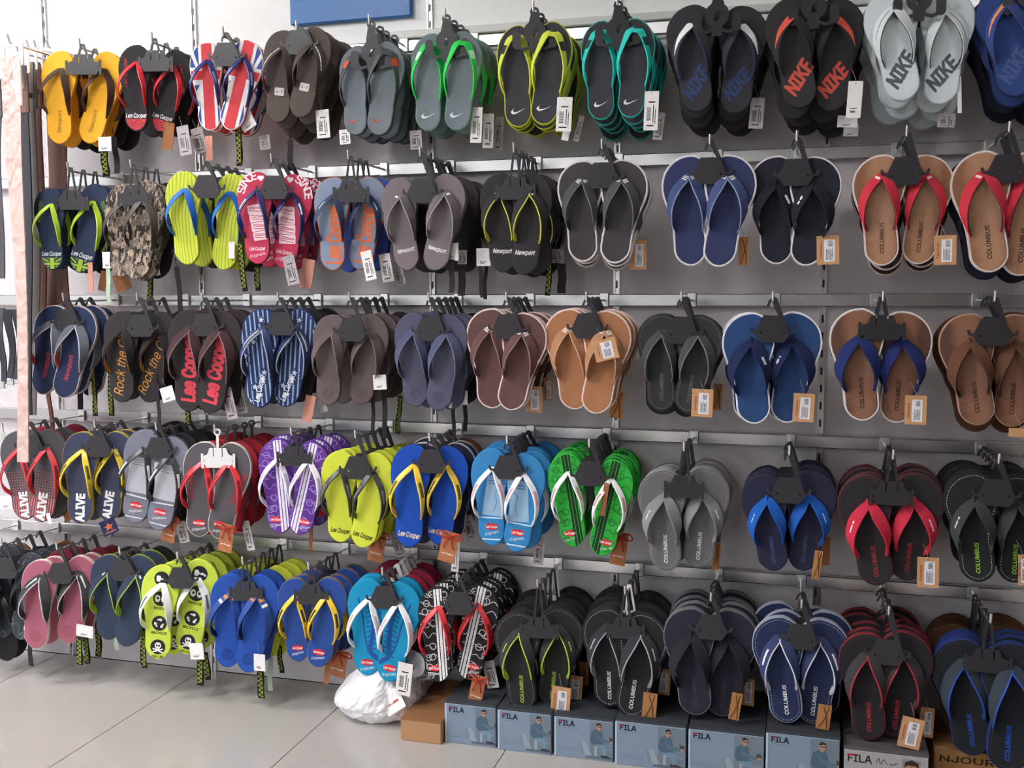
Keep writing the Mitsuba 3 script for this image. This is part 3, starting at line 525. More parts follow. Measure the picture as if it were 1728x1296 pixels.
# stacks: (row, hanger, front shoe, left toe x, y, left heel x, y, right toe x, y, right heel x, y, [(style, pairs), ...])
STACKS = [
 (0, 'clip', 'L', 112, 90, 112, 246, 180, 85, 146, 241, [('orange', 2), ('plainblack', 2)]),
 (0, 'tee', 'L', 237, 80, 240, 225, 297, 82, 267, 222, [('blackred', 3)]),
 (0, 'plate', 'R', 350, 72, 357, 221, 422, 68, 390, 221, [('union', 3)]),
 (0, 'plate', 'R', 480, 51, 469, 207, 537, 47, 507, 200, [('darkbrown', 4)]),
 (0, 'drop', 'R', 604, 77, 600, 228, 657, 71, 640, 230, [('greysport', 4)]),
 (0, 'drop', 'R', 729, 56, 722, 221, 784, 54, 772, 222, [('greygreen', 4)]),
 (0, 'drop', 'R', 872, 42, 875, 214, 936, 38, 917, 212, [('blackyellow', 5)]),
 (0, 'drop', 'R', 1014, 34, 1014, 201, 1074, 33, 1064, 200, [('blackteal', 5)]),
 (0, 'drop', 'L', 1166, 12, 1179, 191, 1254, 8, 1239, 190, [('nikeblue', 4)]),
 (0, 'drop', 'L', 1333, -2, 1353, 184, 1413, -5, 1403, 186, [('nikered', 4)]),
 (0, 'drop', 'L', 1500, -18, 1526, 172, 1600, -18, 1586, 175, [('nikegrey', 4)]),
 (0, 'drop', 'L', 1690, -25, 1716, 165, 1785, -25, 1765, 168, [('nikenavy', 2), ('darknavy', 2)]),
 (1, 'tee', 'L', 94, 319, 100, 456, 160, 310, 130, 460, [('navygreen', 2), ('plainblack', 1)]),
 (1, 'tee', 'R', 212, 310, 207, 467, 252, 304, 232, 471, [('camo', 2), ('plainblack', 1)]),
 (1, 'plate', 'L', 317, 291, 325, 447, 390, 292, 372, 455, [('limeridge', 2), ('plainblack', 2)]),
 (1, 'plate', 'L', 437, 292, 442, 446, 497, 293, 474, 452, [('magenta', 3)]),
 (1, 'tee', 'L', 567, 300, 567, 457, 624, 297, 604, 455, [('bluegrey', 1), ('cobalt', 2)]),
 (1, 'plate', 'R', 672, 300, 689, 456, 759, 294, 734, 456, [('greynew', 2), ('darkgrey', 3)]),
 (1, 'clip', 'R', 842, 292, 849, 460, 901, 292, 884, 464, [('blacknew', 2), ('plainblack', 3)]),
 (1, 'plate', 'R', 981, 270, 984, 442, 1056, 270, 1036, 445, [('charwhite', 3)]),
 (1, 'plate', 'R', 1161, 261, 1166, 449, 1236, 262, 1211, 451, [('navywhite', 1)]),
 (1, 'plate', 'R', 1308, 262, 1311, 446, 1378, 265, 1358, 449, [('blackwhite', 2)]),
 (1, 'plate', 'L', 1486, 262, 1488, 449, 1566, 260, 1548, 446, [('tanred', 1), ('darkbrownbed', 2)]),
 (1, 'plate', 'L', 1653, 256, 1671, 460, 1740, 256, 1720, 466, [('tanred', 1), ('darknavy', 2)]),
 (2, 'plate', 'R', 97, 515, 75, 665, 140, 517, 112, 670, [('navyred', 3)]),
 (2, 'plate', 'L', 215, 524, 215, 677, 270, 527, 247, 680, [('blackorange', 1), ('plainblack', 2)]),
 (2, 'plate', 'R', 322, 522, 320, 694, 380, 525, 355, 696, [('blackredtext', 2), ('plainblack', 1)]),
 (2, 'plate', 'L', 449, 520, 444, 686, 507, 522, 477, 687, [('starstripe', 1), ('plainblack', 3)]),
 (2, 'plate', 'L', 567, 530, 559, 682, 627, 530, 604, 684, [('taupe', 5)]),
 (2, 'plate', 'R', 697, 527, 702, 687, 762, 530, 739, 692, [('slate', 3), ('plainblack', 2)]),
 (2, 'plate', 'R', 827, 520, 830, 690, 891, 528, 861, 691, [('brownwhite', 4)]),
 (2, 'plate', 'R', 956, 521, 971, 692, 1029, 524, 1004, 697, [('tanwhite', 3)]),
 (2, 'plate', 'R', 1116, 529, 1116, 695, 1186, 531, 1159, 696, [('blackcol', 3)]),
 (2, 'plate', 'L', 1264, 527, 1274, 714, 1343, 526, 1326, 715, [('bluewhite', 2)]),
 (2, 'clip', 'L', 1446, 520, 1456, 709, 1528, 525, 1511, 715, [('tannavy', 2)]),
 (2, 'plate', 'L', 1628, 529, 1651, 716, 1718, 530, 1706, 721, [('brownbrown', 1), ('brownsole', 2)]),
 (3, 'plate', 'R', 30, 727, 45, 877, 87, 725, 72, 879, [('greyreddots', 2), ('wine', 1)]),
 (3, 'plate', 'L', 147, 726, 145, 880, 195, 730, 177, 880, [('navyyellow', 2), ('plainblack', 1)]),
 (3, 'plate', 'R', 250, 724, 230, 882, 297, 737, 270, 892, [('lilacgrey', 1), ('plainblack', 3)]),
 (3, 'white', 'R', 347, 745, 337, 905, 397, 747, 372, 906, [('greyred', 1), ('red', 4)]),
 (3, 'tee', 'R', 469, 740, 474, 900, 530, 745, 507, 900, [('purple', 4)]),
 (3, 'plate', 'R', 575, 760, 575, 915, 639, 764, 612, 921, [('lime', 5)]),
 (3, 'plate', 'L', 702, 747, 694, 920, 759, 754, 737, 921, [('royal', 1), ('navystripe', 2), ('brownfoam', 1)]),
 (3, 'plate', 'R', 829, 756, 830, 922, 891, 764, 871, 929, [('sky', 5)]),
 (3, 'plate', 'R', 954, 765, 969, 924, 1041, 775, 1014, 935, [('green', 6)]),
 (3, 'tee', 'L', 1119, 790, 1126, 960, 1191, 790, 1176, 960, [('greycol', 4)]),
 (3, 'plate', 'L', 1288, 798, 1308, 960, 1373, 795, 1353, 965, [('navyblue', 4)]),
 (3, 'tee', 'L', 1456, 800, 1481, 985, 1551, 800, 1528, 982, [('blackredstrap', 4)]),
 (3, 'plate', 'L', 1638, 795, 1651, 979, 1721, 802, 1711, 985, [('blacklime', 5)]),
 (4, 'plate', 'L', -85, 955, -75, 1118, -25, 960, 2, 1122, [('plainblack', 2)]),
 (4, 'plate', 'L', -20, 930, -10, 1075, 50, 937, 30, 1082, [('darkcamo', 3), ('brownfoam', 1)]),
 (4, 'plate', 'L', 80, 940, 72, 1087, 135, 942, 110, 1087, [('mauve', 2), ('wine', 2)]),
 (4, 'plate', 'R', 185, 935, 185, 1079, 240, 937, 215, 1087, [('navylime', 2), ('plainblack', 1)]),
 (4, 'plate', 'L', 282, 949, 275, 1105, 337, 947, 312, 1106, [('icons', 4)]),
 (4, 'tee', 'R', 392, 968, 385, 1125, 445, 970, 420, 1130, [('bluemoto', 2), ('lime', 3)]),
 (4, 'tee', 'R', 497, 975, 504, 1117, 560, 974, 537, 1122, [('blueyellow', 4)]),
 (4, 'plate', 'R', 622, 976, 620, 1140, 682, 982, 657, 1146, [('cyan', 2), ('crimson', 4)]),
 (4, 'plate', 'L', 742, 987, 744, 1145, 812, 990, 787, 1150, [('blackzig', 5)]),
 (4, 'clip', 'L', 876, 1028, 885, 1193, 946, 1028, 928, 1196, [('collime', 5)]),
 (4, 'tee', 'R', 1023, 1025, 1029, 1195, 1090, 1031, 1063, 1205, [('colwhite', 5)]),
 (4, 'plate', 'L', 1163, 1022, 1176, 1202, 1237, 1031, 1215, 1212, [('colnavy', 4)]),
 (4, 'plate', 'L', 1311, 1037, 1330, 1215, 1391, 1047, 1369, 1224, [('colnavywhite', 3)]),
 (4, 'plate', 'L', 1461, 1065, 1467, 1244, 1531, 1068, 1507, 1248, [('colred', 5)]),
 (4, 'clip', 'R', 1620, 1080, 1644, 1279, 1710, 1080, 1696, 1294, [('colblue', 3), ('brownsole', 3)]),
]
Y_FRONT, PEG_END = -.26, -.29
GROW = {'darkbrown': .013, 'nikeblue': .012, 'nikered': .013, 'nikegrey': .012, 'blackteal': .006, 'tanred': .010, 'blackcol': .009, 'nikenavy': .010, 'charwhite': .006, 'brownbrown': .014, 'starstripe': -.01, 'blackorange': -.006}
ORD = ['front', 'second', 'third', 'fourth', 'fifth', 'sixth', 'seventh']
def mtx(o, u, v, w, s):
    m = np.eye(4); m[:3, 0], m[:3, 1], m[:3, 2], m[:3, 3] = np.asarray(u)*s, np.asarray(v)*s, np.asarray(w)*s, o
    return T(m)
def flipflop(key, st, side, m, lift, front, y_rank):
    q = S[st]; k, tk = q['sh'], .052 if q['sh'] == 'basic' else .066
    tb = .022
    rub = 'foam' if k == 'basic' else 'leather'
    bed = q['tex'] or mat(q['bed'], 'foam' if k != 'wide' else 'fabric')
    part(key, 'footbed', sole_shape(k, side, 0., -tb, q['inset'], .008, bool(q['tex'])), bed, m)
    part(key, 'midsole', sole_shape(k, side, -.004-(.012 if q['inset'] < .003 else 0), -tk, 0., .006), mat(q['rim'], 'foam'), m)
    sk = 'rubber' if q['st'] in ('thin', 'sport') else 'fabric' if q['st'] in ('wide', 'broad') else 'leather'
    part(key, 'strap', shape(('strap', q['st'], side, lift), lambda: strap_mesh(q['st'], side, lift), 40), mat(q['sc'], sk), m)
    if q['piping'] and y_rank < 2:
        part(key, 'strap_piping', shape(('pip', q['st'], side, lift, q['piping'][1]), lambda: strap_mesh(q['st'], side, lift, 'piping', q['piping'][1]), 40), mat(q['piping'][0], 'rubber'), m)
    if not front and not q['deep']: return
    if q['lining'] and front:
        part(key, 'strap_lining', shape(('lin', q['st'], side, lift), lambda: strap_mesh(q['st'], side, lift, 'lining'), 40), mat(q['lining'], 'fabric'), m)
    if front:
        for mk in q['marks']:
            for arm in mk[0]:
                part(key, 'strap_mark', shape(('mark', q['st'], side, lift, arm)+tuple(mk[1:5]), lambda: strap_mesh(q['st'], side, lift, 'mark', (arm,)+mk[1:5]+(0,)), 40), mat(mk[5], 'ink'), m)
    if front and q['stitch']:
        def fn():
            r, n = rows_of(k, side, .03); P = np.vstack([r, r[:1]]); L = np.r_[0, np.cumsum(np.linalg.norm(np.diff(P, axis=0), axis=1))]
            ms = []
            for s in np.arange(0, L[-1], .026):
                a = np.array([np.interp(s, L, P[:, i]) for i in (0, 1)]); b = np.array([np.interp(min(s+.015, L[-1]), L, P[:, i]) for i in (0, 1)])
                w = warp(a[0], a[1], k, side); d = b-a; nn = np.array([-d[1], d[0]])/np.linalg.norm(d)*.0032
                ms.append(trimesh.convex.convex_hull(np.array([[*(a+nn), w-.002], [*(a-nn), w-.002], [*(b+nn), w-.002], [*(b-nn), w-.002], [*(a+nn*.5), w+.003], [*(a-nn*.5), w+.003], [*(b+nn*.5), w+.003], [*(b-nn*.5), w+.003]])))
            return cat(ms)
        part(key, 'stitching', shape(('stitch', k, side), fn, False), mat(q['stitch'], 'fabric'), m, 'row of pale stitches', 'stuff')
    for i, pr in enumerate(q['prints'](side)):
        geo, c = pr[0], pr[1]; lift2 = .0012 if len(pr) > 2 else 0
        if not front and isinstance(geo, trimesh.Trimesh) and st != 'magenta': continue
        def fn():
            g = geo if isinstance(geo, trimesh.Trimesh) else decal(geo, side, k)
            if g is None: return None
            v = np.array(g.vertices)
            if not isinstance(geo, trimesh.Trimesh) and k == 'basic' and (v[:, 1].max()-v[:, 1].min()) > .12:
                v2, f2 = trimesh.remesh.subdivide_to_size(v, g.faces, .06); g = trimesh.Trimesh(v2, f2, process=False); v = np.array(g.vertices)
            v[:, 2] = v[:, 2]+warp(v[:, 0], v[:, 1], k, side)+.0002+lift2; g = g.copy(); g.vertices = v; return g
        ck = ('print', st, side, i)
        if ck not in CACHE:
            g = fn(); CACHE[ck] = None if g is None else mikit.ply(g, None, False)
        if CACHE[ck] is not None: part(key, 'print', CACHE[ck], mat(c, 'ink'), m)

def hanger_mesh(kind, drop):
    """(plate, hook) as slabs facing -y around the peg at the origin; the plate's centre hangs `drop` below."""
    ring = lambda w, y0: Polygon([(-w, y0), (w, y0), (.006, .011), (-.006, .011)]).difference(Polygon([(-w+.007, y0), (w-.007, y0), (.001, .003), (-.001, .003)]).buffer(.0005))
    c = -drop
    if kind == 'drop':
        pl = Point(0, c+.016).buffer(.031).union(Polygon([(-.018, c+.036), (.018, c+.036), (.009, .0), (-.009, .0)])).union(Polygon([(-.014, c), (.014, c), (.009, c-.035), (-.009, c-.035)]).buffer(.003))
        pl = pl.union(unary_union([LineString([(s*.05, c-.016), (s*.05, c+.010)]).buffer(.0115) for s in (-1, 1)])).union(unary_union([LineString([(s*.01, c-.022), (s*.03, c-.028), (s*.05, c-.02)]).buffer(.0042) for s in (-1, 1)]))
        pl = pl.difference(unary_union([Polygon([(-.006, c+.004), (.003, c+.004), (.008, c+.024), (-.001, c+.022)]).buffer(.002)]))
        hk = Point(0, .0).buffer(.0125).difference(Point(0, -.001).buffer(.0065)).union(sbox(-.0085, -.03, -.003, -.004)).union(sbox(.003, -.03, .0085, -.004))
    elif kind in ('tee', 'white', 'clip'):
        w = .047 if kind != 'clip' else .05
        pl = Polygon([(-.026, c+.032), (.026, c+.032), (.034, c+.012), (w, c+.006), (w-.008, c-.03), (-w+.008, c-.03), (-w, c+.006), (-.034, c+.012)])
        pl = pl.difference(unary_union([sbox(s*.014-.0016, c+.005, s*.014+.0016, c+.04) for s in (-1, 1)]))
        pl = pl.union(unary_union([sbox(s*(w+.003)-.004, c-.032, s*(w+.003)+.004, c+.014) for s in (-1, 1)])).union(sbox(-w-.004, c-.02, w+.004, c-.012))
        hk = ring(.016, c+.03)
        if kind == 'white': hk = Point(0, .002).buffer(.011).difference(Point(0, .001).buffer(.006)).union(sbox(-.004, c+.03, .004, -.004))
    else:
        pl = Polygon([(-.024, c+.034), (.024, c+.034), (.043, c-.008), (.028, c-.031), (-.028, c-.031), (-.043, c-.008)]).buffer(.002)
        pl = pl.difference(unary_union([Polygon([(s*.029-.003, c-.01), (s*.029+.003, c-.01), (s*.029, c-.003)]) for s in (-1, 1)]))
        pl = pl.union(unary_union([LineString([(s*.04, c-.008), (s*.053, c-.004), (s*.055, c+.004)]).buffer(.0032) for s in (-1, 1)]))
        hk = unary_union([Polygon([(-.0045, .004), (.001, .0125), (.0085, .010), (.030, c+.030), (.019, c+.030)]), LineString([(.001, .009), (-.008, .0), (-.012, -.012)]).buffer(.0028)])
    plate = flat(pl, .003); hook = flat(hk, .003)
    if kind in ('plate',):      # the folded arm that runs down across the plate
        a = flat(Polygon([(.006, .010), (.010, .009), (.041, c-.006), (.037, c-.008)]), .004, -.003)
        hook = cat([hook, a])
    return plate, hook
HC = {'drop': '2a2a2e', 'tee': '302e33', 'clip': '2e2c32', 'white': 'e6e6e6', 'plate': '333136'}
HD = {'drop': 'black rounded plastic shoe hanger', 'tee': 'black slotted plastic shoe hanger', 'clip': 'black plastic clip hanger', 'white': 'white plastic shoe hanger', 'plate': 'black plastic shoe hanger'}
SEEN = {}
NICK = dict(orange='orange', plainblack='plain black', blackred='red-strapped black', union='union flag', darkbrown='dark taupe', greysport='grey', greygreen='green-strapped', blackyellow='yellow-strapped', blackteal='turquoise-strapped', nikeblue='white-marked black', nikered='coral-lettered black', nikegrey='pale grey', nikenavy='orange-marked blue',
  navygreen='navy and lime', camo='camouflage', limeridge='lime ridged', magenta='crimson', bluegrey='blue grey', greynew='warm grey', blacknew='yellow-edged black', charwhite='white-rimmed charcoal', navywhite='white-rimmed navy', blackwhite='white-rimmed black', tanred='red-strapped tan', navyred='red-lined navy', blackorange='orange-lettered', blackredtext='red-lettered',
  starstripe='striped', taupe='taupe', slate='slate', brownwhite='cocoa', tanwhite='caramel', blackcol='stitched black', bluewhite='denim blue', tannavy='navy-strapped brown', brownbrown='brown', greyreddots='red-dotted grey', navyyellow='yellow-strapped slate', lilacgrey='lilac grey', greyred='red-strapped grey', purple='purple', lime='bright lime', royal='royal blue', sky='sky blue',
  green='green', greycol='grey fabric-strapped', navyblue='bright-blue-strapped', blackredstrap='raspberry-strapped', blacklime='lime-stitched', darkcamo='charcoal patterned', mauve='dusty pink', navylime='lime-lined navy', icons='icon-printed lime', bluemoto='striped-strap blue', blueyellow='yellow-strapped blue', cyan='cyan', blackzig='white-scribbled black', collime='lime-edged black',
  colwhite='grey-edged black', colnavy='ink navy', colnavywhite='white-edged navy', colred='red-edged black', colblue='blue-edged black')
for (row, hk, frontside, tlx, tly, hlx, hly, trx, try_, hrx, hry, seq) in STACKS:
    styles = [s for s, n in seq for _ in range(n)]; n = len(styles)
    sp = min(.054, .205/max(1, n-1))
    P = {}
    for side, (tx, ty, hx, hy) in ((1, (tlx, tly, hlx, hly)), (-1, (trx, try_, hrx, hry))):
        P[side] = (at(tx, ty, Y_FRONT), at(hx, hy, Y_FRONT))
    tm = (P[1][0]+P[-1][0])/2; xp = tm[0]+.002; zp = RAIL_Z[row]
    nick = NICK.get(styles[0], S[styles[0]]['desc'].split(' ')[0])
    if SEEN.get((row, styles[0])): nick = 'edge-cut '+nick
    SEEN[(row, styles[0])] = 1; where = f'{ROWN[row]} row'
    # peg
    pk = thing('display_peg', f'chrome peg carrying the {nick} pairs, {where}', 'peg', 'chrome pegs on the rails')
    part(pk, 'bracket', shape('bracket', lambda: bev(-.014, .014, -.034, -.026, -.02, .022, .002), False), 'chrome', T().translate([xp, 0, zp]))
    part(pk, 'rod', shape('rod', lambda: tube([(0, -.03, 0), (0, PEG_END+.006, 0), (0, PEG_END, .003)], .0034, k=8), 40), 'chrome', T().translate([xp, 0, zp]))
    part(pk, 'tip', shape('tip', lambda: tube([(0, PEG_END, .002), (0, PEG_END-.003, .012), (0, PEG_END-.005, .027)], .0038, k=8), 40), 'chrome', T().translate([xp, 0, zp]))
    drop = zp-(tm[2]-.046)
    psi = min(.23, .38*math.atan2(-xp, 2.8)); RZ = np.array([[math.cos(psi), -math.sin(psi), 0], [math.sin(psi), math.cos(psi), 0], [0, 0, 1]])
    hpl, hho = hanger_mesh(hk, drop)
    hp, hh = mikit.ply(hpl, None, False), mikit.ply(hho, None, False)
    for i, stn in enumerate(styles):
        y = Y_FRONT+sp*i
        jx, jz, ja = (0, 0, 0) if i == 0 else (rnd.uniform(-.008, .008), rnd.uniform(-.006, .003), math.radians(rnd.uniform(-3.5, 3.5)))
        q = S[stn]; d = q['desc']; catg = 'thong sandal' if 'sandal' in d else 'flip-flop'
        base = 'thong_sandal' if 'sandal' in d else 'flip_flop'
        fy = -.0 if i == 0 else 0.
        for side in (1, -1):
            t, h = P[side]; L = np.linalg.norm(t-h); v = (t-h)/L
            a = math.atan2(v[0], v[2])+ja
            piv = np.array([xp, y, zp]); rel = h-np.array([xp, Y_FRONT, zp])
            c, s_ = math.cos(ja), math.sin(ja)
            hh2 = piv+np.array([rel[0]*c+rel[2]*s_+jx, 0, -rel[0]*s_+rel[2]*c+jz])
            near = (frontside == 'L') == (side == 1)
            tilt = .012 if near else -.006                        # the nearer shoe's heel stands out a little
            vv = np.array([math.sin(a), 0, math.cos(a)])+np.array([0, tilt*1.2, 0]); vv /= np.linalg.norm(vv)
            uu = np.array([math.cos(a), 0, -math.sin(a)]); ww = np.cross(uu, vv)
            o = hh2+np.array([0, (-.022 if near else .010) if i == 0 else (-.015 if near else .010), 0])
            Lk = L+GROW.get(styles[0], 0)*i; o = o-vv*(Lk-L)
            o, uu, vv, ww = piv+RZ@(o-piv), RZ@uu, RZ@vv, RZ@ww
            lr = 'left' if side == 1 else 'right'
            edge = ' at right frame edge' if nick.startswith('edge') else ''
            lab = f'{d}, {lr} shoe of front pair, {where}{edge}' if i == 0 else f'{d.split(" with ")[0].split(" printed")[0]}, {lr} shoe, {ORD[i]} pair on the {nick} peg, {where}'
            if len(lab.split()) > 16 and i == 0: lab = f'{d.split(" and ")[0]}, {lr} shoe of front pair, {where}{edge}'
            if len(lab.split()) > 16: lab = lab.replace(' thong sandal', ' sandal').replace(' front pair', ' pair')
            assert len(lab.split()) <= 16, lab
            k = thing(base, lab, catg, f'{nick} pairs on one peg, {where}')
            flipflop(k, stn, side, mtx(o, uu, vv, ww, Lk), 1.0 if i == 0 else .2, i == 0, i)
        hc = HC[hk]
        if hk == 'white' and i > 0: hc = HC['tee']
        if stn == 'crimson' or (stn, i) in (('colwhite', 1), ('collime', 4)): hc = 'dcdcdc'
        hl = f'{"white" if hc[0] in "de" else "black"} plastic shoe hanger, {ORD[i]} pair on the {nick} peg, {where}'
        k = thing('shoe_hanger', hl, 'hanger', f'hangers of the {nick} pairs, {where}')
        m = T().translate([xp+jx*.5, y, zp]).rotate([0, 0, 1], math.degrees(psi)).rotate([0, 1, 0], math.degrees(ja)).translate([0, -.0275 if i == 0 else -.019, 0])
        part(k, 'plate', hp, mat(hc, 'plastic'), m); part(k, 'hook', hh, mat(hc, 'plastic'), m)
